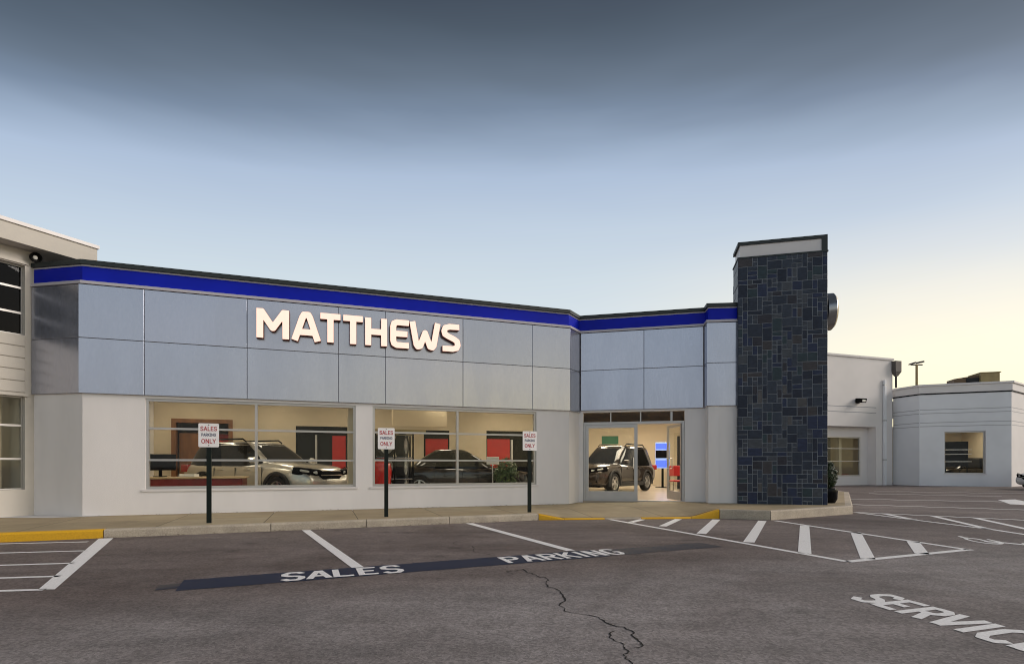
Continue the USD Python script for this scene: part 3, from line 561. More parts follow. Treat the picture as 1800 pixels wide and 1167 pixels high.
bk = Frame((e0[0], 27.0), (9.0, 26.2)); part(SH, 'interior_wall', bk.box(0, bk.L, 0, 0.15, 0.15, 3.52), 'inner_wall_pale', label='far wall behind the brown car')
rt = Frame((e0[0] + 0.05, 27.0), (e0[0] + 0.05, e0[1])); part(SH, 'interior_wall', rt.box(0, rt.L, -0.1, 0.05, 0.15, 3.52), 'inner_wall')
part(SH, 'interior_wall', boxm(6.35, 6.6, 18.6, 18.9, 0.15, 3.52), 'inner_wall', label='column beside the seats')
part(SH, 'interior_wall', boxm(6.75, 8.2, 22.0, 22.1, 0.15, 2.3), 'dark_gap', label='dark screen wall behind the seats')
part(SH, 'ceiling_beam', [F.box(-0.8, 12, 3.1, 3.4, 3.25, 3.518)], 'ceiling')
part(SH, 'picture', bk.box(3.3 - e0[0] + 1.15, 3.3 - e0[0] + 1.95, -0.03, -0.004, 2.15, 2.55), 'poster_green', label='green poster on the far wall')

# ceiling lights
LG = 'square ceiling lights in the showroom'
def ceiling_light(x, y, z, rz, s=0.6, lab='warm square light panel in the showroom ceiling', grp=LG, mat='light_panel'):
    T = thing('ceiling_light', lab, 'ceiling light', (x, y, z), rz, group=grp)
    part(T, 'frame', bars(Frame((0, 0), (1, 0)), -s / 2 - 0.03, s / 2 + 0.03, -0.03, 0.0, 0.0, 0, 0)[:0] or [boxm(-s / 2 - 0.03, s / 2 + 0.03, -s / 2 - 0.03, -s / 2, -0.05, -0.004), boxm(-s / 2 - 0.03, s / 2 + 0.03, s / 2, s / 2 + 0.03, -0.05, -0.004), boxm(-s / 2 - 0.03, -s / 2, -s / 2, s / 2, -0.05, -0.004), boxm(s / 2, s / 2 + 0.03, -s / 2, s / 2, -0.05, -0.004)], 'white_trim', local=True)
    part(T, 'diffuser', boxm(-s / 2, s / 2, -s / 2, s / 2, -0.035, -0.02), mat, local=True)
for u in (0.6, 3.0, 5.6, 8.0, 10.4):
    for v in (1.7, 4.8):
        q = F.xy(u, v); ceiling_light(q[0], q[1], 3.52, F.ang)
for x, y in ((3.2, 16.5), (5.2, 16.2), (4.0, 20.0), (6.0, 19.6), (4.2, 23.6), (6.6, 23.2)): ceiling_light(x, y, 3.52, R.ang, 1.15)

# ------------------------------------------------------------------ stone tower
tower = Frame((5.41, 12.94), (7.29, 12.475)); TW, TZ0, TZ1 = tower.L, 0.10, 6.04
TT = thing('stone_tower', 'tall square tower of dark slate tiles beside the entrance', 'tower', (*tower.xy(TW / 2, 0.35), 0), tower.ang)
part(TT, 'core', tower.box(0.012, TW - 0.012, 0.004, 0.745, 0.0, TZ1), 'grout')
cols, rows = 18, 56; cu, cz = TW / cols, (TZ1 - 0.16) / rows
grid = -np.ones((cols, rows), int); rects = []
sizes = [(1, 1)] * 6 + [(2, 1)] * 5 + [(1, 2)] * 5 + [(2, 2)] * 6 + [(2, 3)] * 3 + [(3, 2)] * 2 + [(1, 3), (3, 1), (3, 3)]
for j in range(rows):
    for i in range(cols):
        if grid[i, j] >= 0: continue
        c_ = sizes[:]; rnd.shuffle(c_)
        for a, b in c_ + [(1, 1)]:
            if i + a <= cols and j + b <= rows and (grid[i:i + a, j:j + b] < 0).all():
                grid[i:i + a, j:j + b] = len(rects); rects.append((i, j, a, b)); break
rects.sort(key=lambda r: -r[2] * r[3])
rest = []
for k, (i, j, a, b) in enumerate(rects):
    g = 0.015
    m = tower.panel(i * cu + g * 0.5, (i + a) * cu - g * 0.5, 0.16 + j * cz + g * 0.5, 0.16 + (j + b) * cz - g * 0.5, rnd.uniform(-0.012, -0.002), 0.04, 0.006)
    if k < 290: part(TT, 'stone', m, SLATE[rnd.choices(range(9), [5, 6, 2.5, 1, 3, 2, 5, 0.8, 5])[0]])
    else: rest.append(m)
for sd_, lab in ((Frame(tower.xy(0, 0.75), tower.xy(0, 0)), 0), (Frame(tower.xy(TW, 0), tower.xy(TW, 0.75)), 1)):
    for j in range(rows // 2 + 1):
        z0 = 0.16 + j * 2 * cz; z1 = min(z0 + 2 * cz, TZ1)
        if z1 - z0 < 0.03: continue
        c_ = rnd.uniform(0.25, 0.55)
        for a, b in ((0.01, c_ - 0.004), (c_ + 0.004, 0.745)): rest.append(sd_.panel(a, b, z0 + 0.004, z1 - 0.004, rnd.uniform(-0.004, 0.006), 0.03, 0.006))
if rest: part(TT, 'small_stones', rest, 'slate_mixed', kind='stuff')
part(TT, 'cap_block', tower.box(0.05, TW - 0.05, 0.03, 0.72, TZ1, 6.355), 'white_trim')
part(TT, 'flashing', tower.box(-0.012, TW + 0.012, -0.012, 0.76, TZ1 - 0.004, TZ1 + 0.03), 'coping')
part(TT, 'cap_coping', [tower.box(0.0, TW, 0.0, 0.75, 6.358, 6.435), tower.box(TW - 0.12, TW, 0.0, 0.75, TZ1 + 0.032, 6.358)], 'coping')
# round sign on the tower's right side
ds_ = thing('round_sign', 'round drum sign sticking out from the right side of the tower', 'sign', tuple(tower.pt(TW + 0.02, 0.45, 4.75)), tower.ang)
def along(m):  # a lathe about z turned to lie along x
    m.apply_transform(trimesh.transformations.rotation_matrix(math.pi / 2, [0, 1, 0])); return m
part(ds_, 'drum', along(lathe([(0, 0), (0.41, 0), (0.43, 0.015), (0.43, 0.185), (0.415, 0.2), (0, 0.2)], 40)), 'drum_metal', smooth=40, local=True)
part(ds_, 'emblem', along(lathe([(0, 0.201), (0.40, 0.201), (0.38, 0.23), (0.25, 0.26), (0, 0.27)], 40)), 'emblem', smooth=40, local=True)
part(ds_, 'bracket', boxm(-0.06, 0.0, -0.06, 0.06, -0.3, 0.3), 'dark_metal', local=True)

# ------------------------------------------------------------------ the sign letters
SGL = {
 'M': (0.585, [[(0.075, 0), (0.075, 1)], [(0.105, 0.93), (0.5, 0.36), (0.895, 0.93)], [(0.925, 0), (0.925, 1)]]),
 'A': (0.53, [[(0.06, -0.0), (0.36, 0.80), (0.42, 0.90), (0.58, 0.90), (0.64, 0.80), (0.94, -0.0)], [(0.26, 0.30), (0.74, 0.30)]]),
 'T': (0.425, [[(0.0, 0.91), (1.0, 0.91)], [(0.5, 0.0), (0.5, 0.91)]]),
 'H': (0.465, [[(0.13, 0), (0.13, 1)], [(0.87, 0), (0.87, 1)], [(0.13, 0.5), (0.87, 0.5)]]),
 'E': (0.42, [[(1.0, 0.91), (0.34, 0.91), (0.20, 0.86), (0.15, 0.74), (0.15, 0.26), (0.20, 0.14), (0.34, 0.09), (1.0, 0.09)], [(0.15, 0.5), (0.92, 0.5)]]),
 'W': (0.66, [[(0.06, 1.0), (0.20, 0.16), (0.25, 0.085), (0.33, 0.11), (0.5, 0.60), (0.67, 0.11), (0.75, 0.085), (0.80, 0.16), (0.94, 1.0)]]),
 'S': (0.44, [[(0.96, 0.91), (0.42, 0.91), (0.20, 0.86), (0.14, 0.74), (0.18, 0.62), (0.36, 0.55), (0.66, 0.46), (0.83, 0.38), (0.87, 0.24), (0.80, 0.13), (0.60, 0.09), (0.04, 0.09)]])}
SG = thing('wall_sign', 'raised white channel letters reading MATTHEWS on the silver panels', 'sign', tuple(F.pt(3.04, -0.06, 3.74)), F.ang)
u_at = [3.065, 3.745, 4.285, 4.755, 5.225, 5.765, 6.215, 6.925]
for ch, u in zip('MATTHEWS', u_at):
    w, st = SGL[ch]; hgt = 0.62
    g = unary_union([LineString([(x * w, y * hgt) for x, y in l]).buffer(0.071, cap_style='flat', join_style='round') for l in st]).buffer(-0.012).buffer(0.012).simplify(0.002)
    def stand(m, v):  # from the xy plane up onto the wall
        q = np.asarray(m.vertices).copy(); m.vertices = np.column_stack([q[:, 0] + u, v - q[:, 2], q[:, 1] + 3.745]); m.invert(); return F.map(m)
    lt = part(SG, 'letter', stand(extr(g, 0, 0.112), -0.053), 'letter_side')
    part(lt, 'face', stand(extr(g.buffer(-0.006), 0, 0.008), -0.1652), 'letter_face')

# ------------------------------------------------------------------ parking signs
def sign_post(x, y, lab):
    z = float(pave(x, y)) - 0.02
    T = thing('parking_sign', lab, 'sign', (x, y, z), F.ang + rnd.uniform(-0.04, 0.04), group='sales parking signs along the kerb')
    part(T, 'post', [boxm(-0.026, 0.026, -0.006, 0.006, 0, 1.5), boxm(-0.036, -0.026, -0.006, 0.03, 0, 1.5), boxm(0.026, 0.036, -0.006, 0.03, 0, 1.5), boxm(-0.036, 0.036, 0.03, 0.034, 0, 1.45)], 'post_green', local=True)
    pl_ = Polygon(sbox(-0.155, 1.30, 0.155, 1.70).buffer(-0.02).buffer(0.02)); m = extr(pl_, 0, 0.004)
    def up(m, d): q = np.asarray(m.vertices).copy(); m.vertices = np.column_stack([q[:, 0], d - q[:, 2], q[:, 1]]); m.invert(); return m
    pn = part(T, 'sign_panel', up(m, -0.008), 'sign_white', local=True)
    for txt, zc, hh_, wmax, mt in (('SALES', 1.575, 0.072, 0.25, 'sign_red'), ('PARKING', 1.485, 0.048, 0.22, 'sign_navy'), ('ONLY', 1.365, 0.072, 0.22, 'sign_red')):
        t = meshkit.text_mesh(txt, hh_, 0.0015, bold=True); b_ = t.bounds; sx = min(1.0, wmax / (b_[1][0] - b_[0][0]))
        t.apply_translation([-(b_[0][0] + b_[1][0]) / 2, 0, 0]); t.vertices = np.asarray(t.vertices) * [sx, 1, 1]; t.apply_translation([0, zc, 0])
        part(pn, 'lettering', up(t, -0.0122), mt, local=True)
    part(pn, 'bolt', [cyl((0, -0.017, 1.675), (0, -0.008, 1.675), 0.009, 10), cyl((0, -0.017, 1.33), (0, -0.008, 1.33), 0.009, 10)], 'dark_metal', local=True)
sign_post(-5.121, 9.13, 'white SALES PARKING ONLY sign on a dark post before the left window, nearest sign')
sign_post(-2.38, 10.23, 'white SALES PARKING ONLY sign on a dark post between the two large windows')
sign_post(0.366, 11.217, 'white SALES PARKING ONLY sign on a dark post, farthest of the three, right window end')

# ------------------------------------------------------------------ left building
LB = Frame(tuple(LA + 5 * LD), tuple(LA)); LL = LB.L
def lt_(t): return LL - t
LT = thing('left_building', 'taller cream building at the left edge with banded windows and a flat eave', 'building', (LA[0], LA[1], 0), LB.ang)
wu0, wu1 = 0.4, LL - 0.14
part(LT, 'wall', [LB.box(0, wu0, 0, 0.2, 0, 5.25), LB.box(wu1, LL, 0, 0.2, 0, 5.25), LB.box(wu0, wu1, 0, 0.2, 0, 0.64), LB.box(wu0, wu1, 0.012, 0.2, 2.43, 3.61), LB.box(wu0, wu1, 0, 0.2, 4.95, 5.25)], 'stucco_left')
for i in range(5):
    z0 = 2.50 + i * 0.222; part(LT, 'siding_board', LB.panel(wu0, wu1, z0 + 0.004, z0 + 0.214, -0.012, 0.01, 0.006), 'stucco_left')
part(LT, 'head_trim', LB.box(wu0, wu1 + 0.05, -0.03, -0.002, 4.97, 5.03), 'stucco_left'); part(LT, 'head_trim', LB.box(wu0, wu1 + 0.04, -0.04, 0.01, 2.43, 2.49), 'stucco_left')
shop_window(LT, LB, wu0, wu1, 0.64, 2.43, [1.7, 3.2], [1.23, 1.87], v=0.08, sill=False, fw=0.022)
shop_window(LT, LB, wu0, wu1, 3.61, 4.95, [1.7, 3.2], [4.04, 4.525], pane='dark_pane', v=0.08, sill=False, fw=0.022)
slab = Polygon([LB.xy(-1, -0.34), LB.xy(LL + 0.92, -0.34), LB.xy(LL + 0.92, 9), LB.xy(-1, 9)])
part(LT, 'eave', extr(slab, 5.253, 5.58), 'stucco_left'); part(LT, 'roof_edge', extr(slab.buffer(0.03, join_style='mitre'), 5.583, 5.65), 'white_trim')
inner = Polygon([LB.xy(0.2, 0.22), LB.xy(LL - 0.2, 0.22), LB.xy(LL - 0.2, 6), LB.xy(0.2, 6)])
part(LT, 'floor', [sheet(inner, 0.15), sheet(inner, 3.5)], 'tile_floor'); part(LT, 'ceiling', [sheet(inner, 3.2)], 'ceiling')
part(LT, 'interior_wall', [LB.box(0, LL, 5.0, 5.1, 0.0, 5.2), LB.box(0.0, 0.1, 0.2, 5, 0, 5.2)], 'dark_gap'); part(LT, 'end_wall', LB.box(LL - 0.15, LL, 0.2, 8, 0, 5.25), 'stucco_left')
part(LT, 'pillar', LB.box(LL - 0.52, LL - 0.32, 0.5, 0.9, 0.15, 3.2), 'inner_wall')
q = LB.xy(LL - 1.6, 2.6)
ceiling_light(q[0], q[1], 3.2, LB.ang, 0.5, 'ceiling light behind the ground floor window of the left building', None)
lp = LB.pt(LL - 0.02, -0.10, 5.13)
sl = thing('wall_lamp', 'round black floodlight under the eave of the left building', 'lamp', tuple(lp), LB.ang)
hd = lathe([(0, -0.10), (0.05, -0.09), (0.085, -0.03), (0.098, 0.05), (0.09, 0.06), (0.082, 0.045), (0.07, 0.0), (0, -0.02)], 24); hd.apply_transform(trimesh.transformations.rotation_matrix(math.radians(100), [1, 0, 0]))
part(sl, 'housing', hd, 'black', smooth=40, local=True)
ln = lathe([(0, 0.02), (0.035, 0.015), (0.042, 0.0), (0, -0.01)], 16); ln.apply_transform(trimesh.transformations.rotation_matrix(math.radians(100), [1, 0, 0])); part(sl, 'lens', ln, 'lamp_lens', smooth=40, local=True)
part(sl, 'arm', cyl((0, 0.02, 0), (0, 0.14, 0.03), 0.02), 'black', local=True)

# ------------------------------------------------------------------ middle building beyond the tower
MB = Frame((14.17, 28.15), (21.6, 30.68)); ML = MB.L
MT = thing('middle_building', 'plain white two storey wall with a recessed window beyond the tower', 'building', (*MB.O, 0), MB.ang)
def mu(px): k = (px - 900) / 950.0; return float((k * MB.O[1] - MB.O[0]) / (MB.d[0] - k * MB.d[1]))
r0, r1, wz0, wz1 = mu(1440), mu(1540), 0.0, 3.25
part(MT, 'wall', [MB.box(-3, r0, 0, 0.3, 0, 7.05), MB.box(r1, ML, 0, 0.3, 0, 7.05), MB.box(r0, r1, 0, 0.3, wz1, 7.05)], 'stucco_far')
a, b = mu(1459), mu(1527)
part(MT, 'recess_wall', [MB.box(r0, a, 0.5, 0.6, 0, wz1), MB.box(b, r1, 0.5, 0.6, 0, wz1), MB.box(a, b, 0.5, 0.6, 0, 0.5), MB.box(a, b, 0.5, 0.6, 2.72, wz1), MB.box(r1 - 0.001, r1 + 0.1, 0.3, 0.6, 0, wz1), MB.box(r0, r1, 0.3, 0.6, wz1, wz1 + 0.1)], 'stucco_far')
shop_window(MT, MB, a, b, 0.5, 2.72, [], [1.35, 2.05], v=0.5, sill=False, fw=0.07)
part(MT, 'groove', [MB.box(mu(1455), r1, -0.002, 0.0, z, z + 0.03) for z in (4.02, 4.32)], 'grout')
part(MT, 'coping', MB.box(-3, ML + 0.05, -0.06, 0.4, 7.052, 7.16), 'stucco_far')
part(MT, 'roof', extr(Polygon([MB.xy(-3, 0.3), MB.xy(ML, 0.3), MB.xy(ML, 9), MB.xy(-3, 9)]), 6.6, 6.8), 'roofing'); part(MT, 'side_wall', MB.box(ML - 0.3, ML, 0.3, 9, 0, 7.05), 'stucco_far')
part(MT, 'interior_wall', MB.box(r0 - 2, r1 + 1, 4.4, 4.5, 0, 3.4), 'inner_wall'); part(MT, 'interior_wall', [MB.box(r0 - 2, r1 + 1, 0.65, 4.4, 3.3, 3.35)], 'ceiling'); part(MT, 'interior_wall', [MB.box(r0 - 2.1, r0 - 2, 0.65, 4.5, 0, 3.4), MB.box(r1 + 0.6, r1 + 0.7, 0.65, 4.5, 0, 3.4)], 'inner_wall'); part(MT, 'floor', MB.box(r0 - 2, r1 + 1, 0.65, 4.4, 0.05, 0.1), 'tile_floor')
part(MT, 'interior_wall', [MB.box(a + 0.25, a + 1.15, 0.95, 1.0, 0.1, 3.3)], 'dark_gap', label='dark partition inside the recessed window'); part(MT, 'column', MB.box(a + 1.95, a + 2.15, 1.1, 1.3, 0.1, 3.3), 'inner_wall_pale'); MA, MBB = a, b
q = MB.xy((a + b) / 2 + 0.6, 3.2); ceiling_light(q[0], q[1], 3.3, MB.ang, 0.35, 'ceiling light behind the recessed window of the middle building', None)
rp = thing('downspout', 'grey rainwater pipe and hopper at the right end of the white wall', 'downspout', (*MB.xy(mu(1553), -0.08), 0), MB.ang)
part(rp, 'pipe', [boxm(-0.07, 0.07, -0.05, 0.05, 0.0, 5.9)], 'stucco_grey', local=True); part(rp, 'strap', [boxm(-0.09, 0.09, -0.055, 0.075, z, z + 0.05) for z in (1.4, 3.6, 5.6)], 'galvanised', local=True)
gp = thing('gutter_hopper', 'dark rainwater hopper at the roof corner of the white wall', 'gutter', tuple(MB.pt(ML + 0.12, -0.1, 6.1)), MB.ang)
part(gp, 'hopper', tri(mf.Manifold.hull_points(np.array([(x, y, z) for x, y, z in ((-0.2, -0.15, 0.9), (0.25, -0.15, 0.9), (0.25, 0.15, 0.9), (-0.2, 0.15, 0.9), (-0.2, -0.15, 0.3), (0.25, -0.15, 0.3), (0.25, 0.15, 0.3), (-0.2, 0.15, 0.3), (-0.05, -0.06, 0.05), (0.1, -0.06, 0.05), (0.1, 0.06, 0.05), (-0.05, 0.06, 0.05))]))), 'hopper', local=True); part(gp, 'pipe', cyl((0.02, 0, -0.6), (0.02, 0, 0.1), 0.05), 'dark_metal', local=True)
wl = thing('wall_lamp', 'small black floodlight on the white wall beyond the tower', 'lamp', tuple(MB.pt(mu(1507), -0.02, 4.65)), MB.ang)
part(wl, 'plate', boxm(-0.12, 0.12, -0.03, 0.02, -0.12, 0.12), 'black', local=True); part(wl, 'housing', tri(mf.Manifold.hull_points(np.array([(-0.2, -0.03, 0.14), (0.2, -0.03, 0.14), (-0.22, -0.38, 0.10), (0.22, -0.38, 0.10), (-0.22, -0.32, -0.12), (0.22, -0.32, -0.12), (-0.2, -0.03, -0.08), (0.2, -0.03, -0.08)]))), 'black', local=True); part(wl, 'lens', boxm(-0.1, 0.14, -0.365, -0.345, -0.08, 0.06), 'lamp_lens', local=True)

# ------------------------------------------------------------------ right building with its faceted end
N = [(21.86, 31.0), (22.2, 29.45), (25.88, 28.0), (31.0, 31.5)]
NT = thing('right_building', 'low grey building with an angled end and one square window', 'building', (25.88, 28.0, 0), 0)
NZ = 5.0
NF = [Frame(N[i], N[i + 1]) for i in range(3)]
def nu(px): fr = NF[1]; k = (px - 900) / 950.0; return float((k * fr.O[1] - fr.O[0]) / (fr.d[0] - k * fr.d[1]))
a, b, z0, z1 = nu(1660), nu(1733), 0.66, 2.92
f1 = NF[1]
part(NT, 'wall', NF[0].box(0, NF[0].L, 0, 0.3, 0, NZ), 'stucco_grey')
part(NT, 'wall', [f1.box(0, a, 0, 0.3, 0, NZ), f1.box(b, f1.L, 0, 0.3, 0, NZ), f1.box(a, b, 0, 0.3, 0, z0), f1.box(a, b, 0, 0.3, z1, NZ)], 'stucco_grey')
part(NT, 'wall', NF[2].box(0, NF[2].L, 0, 0.3, 0, NZ), 'stucco_far')
NP = Polygon(N + [(31.0, 42), (22.2, 42)])
part(NT, 'cornice', extr(NP.buffer(0.05, join_style='mitre').difference(NP.buffer(-0.5)), NZ + 0.003, NZ + 0.38), 'stucco_far'); part(NT, 'coping', extr(NP.buffer(0.12, join_style='mitre').difference(NP.buffer(-0.6)), NZ + 0.383, NZ + 0.48), 'white_trim')
part(NT, 'shadow_gap', extr(NP.buffer(0.02, join_style='mitre').difference(NP.buffer(-0.02)), NZ - 0.07, NZ - 0.0), 'dark_gap')
for z in (3.20, 3.40, 3.90, 4.10):
    for i, fr in enumerate(NF): part(NT, 'groove', fr.box(0.02, fr.L - 0.02, -0.003, 0.0, z, z + 0.028), 'groove')
part(NT, 'roof', extr(NP.buffer(-0.4), 4.7, 4.85), 'roofing')
shop_window(NT, f1, a, b, z0, z1, [], [], v=0.1, fw=0.06, sill=True)
part(NT, 'interior_wall', f1.box(-0.2, f1.L, 6.0, 6.1, 0, 3.6), 'inner_wall'); part(NT, 'ceiling', f1.box(0.2, f1.L, 0.35, 6.0, 3.4, 3.45), 'ceiling'); part(NT, 'floor', f1.box(0.2, f1.L, 0.35, 6.0, 0.02, 0.06), 'tile_floor')
part(NT, 'interior_wall', f1.box(0.25, 0.35, 0.35, 6.0, 0, 3.4), 'inner_wall'); part(NT, 'interior_wall', f1.box(f1.L - 0.12, f1.L - 0.02, 0.35, 6.0, 0, 3.4), 'inner_wall'); part(NT, 'office_front', f1.box(a + 0.1, a + 1.6, 5.9, 5.95, 0.1, 2.4), 'black_gloss')
part(NT, 'display_board', f1.box(a + 0.40, a + 1.45, 1.25, 1.29, 1.05, 2.42), 'black')
for z in (1.30, 1.70, 1.95): part(NT, 'shelf', f1.box(a + 0.40, a + 1.55, 1.05, 1.25, z, z + 0.04), 'sign_white')
part(NT, 'board_leg', f1.box(a + 0.42, a + 0.46, 1.25, 1.29, 0.06, 1.05), 'black'); part(NT, 'board_leg', f1.box(a + 1.39, a + 1.43, 1.25, 1.29, 0.06, 1.05), 'black')
q = f1.xy((a + b) / 2, 2.5); ceiling_light(q[0], q[1], 3.4, f1.ang, 1.1, 'ceiling light behind the square window of the right building', None)
hv = thing('rooftop_unit', 'tan air handling unit on the roof of the right building', 'rooftop unit', (28.55, 33.2, 4.86), -0.30)
part(hv, 'casing', rbox(-0.1, 0.85, -0.7, 0.7, 0.1, 1.80, 0.03), 'hvac_tan', local=True); part(hv, 'duct', tri(mf.Manifold.hull_points(np.array([(x, y, 0.15) for x in (-1.35, -0.1) for y in (-0.5, 0.5)] + [(-0.1, -0.5, 1.72), (-0.1, 0.5, 1.72), (-1.35, -0.5, 1.54), (-1.35, 0.5, 1.54)]))), 'hvac_rust', local=True)
part(hv, 'grille', boxm(-0.75, -0.12, -0.54, -0.50, 0.4, 1.56), 'dark_gap', local=True); part(hv, 'lid', boxm(-0.14, 0.89, -0.74, 0.74, 1.802, 1.85), 'hvac_tan', local=True); part(hv, 'curb', boxm(-1.3, 0.8, -0.45, 0.45, 0.0, 0.1), 'galvanised', local=True)
lpz = thing('light_pole', 'parking lot light pole with two lamp heads behind the right building', 'light pole', (45.3, 60.5, 0))
part(lpz, 'pole', lathe([(0, 0), (0.16, 0), (0.12, 12.4), (0, 12.4)], 16), 'hvac_tan', smooth=40, local=True); part(lpz, 'arm', boxm(-0.65, 0.65, -0.05, 0.05, 12.3, 12.42), 'dark_metal', local=True)
part(lpz, 'lamp_head', tri(mf.Manifold.hull_points(np.array([(-0.75, -0.25, 12.35), (-0.2, -0.25, 12.5), (-0.75, 0.25, 12.35), (-0.2, 0.25, 12.5), (-0.75, -0.2, 12.5), (-0.2, -0.2, 12.68), (-0.75, 0.2, 12.5), (-0.2, 0.2, 12.68)]))), 'dark_metal', local=True)
part(lpz, 'lamp_head', tri(mf.Manifold.hull_points(np.array([(0.1, -0.25, 12.5), (0.7, -0.25, 12.62), (0.1, 0.25, 12.5), (0.7, 0.25, 12.62), (0.1, -0.2, 12.68), (0.7, -0.2, 12.8), (0.1, 0.2, 12.68), (0.7, 0.2, 12.8)]))), 'dark_metal', local=True)

# ------------------------------------------------------------------ cars
def loft(rings, cap=True):
    n, m = len(rings), len(rings[0]); v = np.array(rings, float).reshape(-1, 3); f = []
    for i in range(n - 1):
        for k in range(m):
            k2 = (k + 1) % m; a, b, c, d = i * m + k, i * m + k2, (i + 1) * m + k2, (i + 1) * m + k; f += [(a, b, c), (a, c, d)]
    if cap:
        v = np.vstack([v, v[:m].mean(0), v[-m:].mean(0)]); a, b = n * m, n * m + 1
        for k in range(m): k2 = (k + 1) % m; f += [(a, k2, k), (b, (n - 1) * m + k, (n - 1) * m + k2)]
    t = trimesh.Trimesh(v, f, process=False); t.fix_normals(); return t
def sup(a, b, cx, n, count, z):
    t = np.linspace(0, 2 * math.pi, count, endpoint=False); c, s = np.cos(t), np.sin(t)
    return [(cx + a * np.sign(x) * abs(x) ** (2 / n), b * np.sign(y) * abs(y) ** (2 / n), z) for x, y in zip(c, s)]
def make_car(name, label, loc, head, paint, L=4.45, Wd=1.80, H=1.62, style='suv', clad=True, rails=True, group=None):
    T = thing(name, label, 'car', loc, head, group=group)
    hw, x0, x1 = Wd / 2, -L / 2, L / 2
    suv = style == 'suv'; belt = 0.98 if suv else 0.90; hood = 1.02 if suv else 0.86; gc = 0.24 if suv else 0.19; wr = 0.345 if suv else 0.325
    deck = belt + (0.03 if suv else 0.06)
    xk = np.array([x0, x0 + 0.04, x0 + 0.16, x0 + 0.5, x0 + 1.1, 0, x1 - 1.45, x1 - 1.0, x1 - 0.5, x1 - 0.2, x1 - 0.06, x1])
    wk = np.array([0.74, 0.84, 0.93, 0.985, 1, 1, 1, 0.99, 0.95, 0.86, 0.76, 0.64]) * hw
    tk = np.array([belt - 0.22, belt - 0.10, belt - 0.01, deck, deck, belt + 0.02, hood + 0.03, hood, hood - 0.07, hood - 0.16, hood - 0.27, hood - 0.40])
    sk = np.array([belt - 0.24, belt - 0.14, belt - 0.06, belt - 0.02, belt - 0.02, belt - 0.03, belt - 0.05, belt - 0.07, hood - 0.14, hood - 0.22, hood - 0.32, hood - 0.44])
    bk_ = np.array([0.46, 0.40, 0.33, gc + 0.02, gc, gc, gc, gc, gc, gc + 0.02, gc + 0.06, gc + 0.16])
    from scipy.interpolate import PchipInterpolator as PI_
    xs = np.unique(np.concatenate([np.linspace(x0, x1, 40), xk])); wi, ti, si, bi = (PI_(xk, q)(xs) for q in (wk, tk, sk, bk_))
    rings = []
    for x, w, t, s_, b in zip(xs, wi, ti, si, bi):
        h_ = s_ - b; half = [(0.0, b), (w * 0.80, b), (w * 0.93, b + 0.06 * h_ + 0.02), (w * 0.985, b + 0.30 * h_), (w, b + 0.58 * h_), (w * 0.985, b + 0.80 * h_), (w * 0.955, b + 0.93 * h_), (w * 0.90, s_ + (t - s_) * 0.25), (w * 0.76, s_ + (t - s_) * 0.78), (w * 0.4, t), (0.0, t + 0.008)]
        rings.append([(x, y, z) for y, z in half] + [(x, -y, z) for y, z in half[-2:0:-1]])
    bodym = loft(rings)
    wb = 0.585 * L; xf, xr = x1 - 0.19 * L - 0.02, x1 - 0.19 * L - 0.02 - wb
    man = mf.Manifold(mf.Mesh(np.asarray(bodym.vertices, np.float32), np.asarray(bodym.faces, np.uint32)))
    def ycyl(x, z, r, y0, y1): return mf.Manifold.cylinder(y1 - y0, r, r, 36).rotate((-90, 0, 0)).translate((x, y0, z))
    for x in (xf, xr):
        for s_ in (-1, 1): man = man - ycyl(x, wr, wr + 0.055, min(s_ * (hw - 0.30), s_ * (hw + 0.2)), max(s_ * (hw - 0.30), s_ * (hw + 0.2)))
    ok = man.volume() > 0.5
    part(T, 'body', man if ok else bodym, paint, smooth=35, local=True)
    # greenhouse
    ra, rb = (x0 + 0.07, x0 + 0.40) if suv else (xr - 0.30, xr + 0.42)      # rear glass, base and top
    fa, fb = xf - 0.42, xf - 1.28                                           # windscreen, base and top
    if not suv: ra = x0 + 0.72
    nl, cnt, rings = 12, 64, []
    for t in np.linspace(0, 1, nl):
        e = t ** 1.25; f_, r_ = fa + (fb - fa) * t - 0.05 * math.sin(math.pi * t) * -1, ra + (rb - ra) * e
        w = hw * (0.93 - 0.19 * t ** 1.3); rings.append(sup((f_ - r_) / 2, w, (f_ + r_) / 2, 5.5, cnt, belt - 0.05 + (H - 0.06 - belt + 0.05) * t))
    part(T, 'windows', loft(rings), 'car_glass', smooth=50, local=True)
    A = np.array(rings)
    def skin(k0, k1, l0, l1, off):
        """A strip of painted shell over the glass, between ring points k0..k1 and layers l0..l1."""
        ks = [k % cnt for k in range(k0, k1 + 1)]; ls = range(l0, l1 + 1); v, f = [], []
        for l in ls:
            c = A[l].mean(0)
            for k in ks:
                q = A[l][k]; d = q - c; d[2] = 0; d /= np.hypot(d[0], d[1]); v += [q + d * off, q - d * 0.01]
        m_ = len(ks)
        for i in range(len(ls) - 1):
            for j in range(m_ - 1):
                a = 2 * (i * m_ + j); b, c, d_ = a + 2, a + 2 * m_ + 2, a + 2 * m_; f += [(a, b, c), (a, c, d_)]
        t_ = trimesh.Trimesh(v, f, process=False); return t_
    q = cnt // 8
    for k0, k1, nm in ((4, 7, 'pillar'), (cnt - 7, cnt - 4, 'pillar'), (cnt // 2 - 9, cnt // 2 - 5, 'pillar'), (cnt // 2 + 5, cnt // 2 + 9, 'pillar')):
        m = skin(k0, k1, 0, nl - 1, 0.006); part(T, nm, [m, trimesh.Trimesh(m.vertices, m.faces[:, ::-1], process=False)], paint, local=True)
    for k0, k1 in ((cnt // 4, cnt // 4 + 1), (3 * cnt // 4 - 1, 3 * cnt // 4)):
        m = skin(k0, k1, 0, nl - 1, 0.004); part(T, 'pillar', [m, trimesh.Trimesh(m.vertices, m.faces[:, ::-1], process=False)], 'black', local=True)
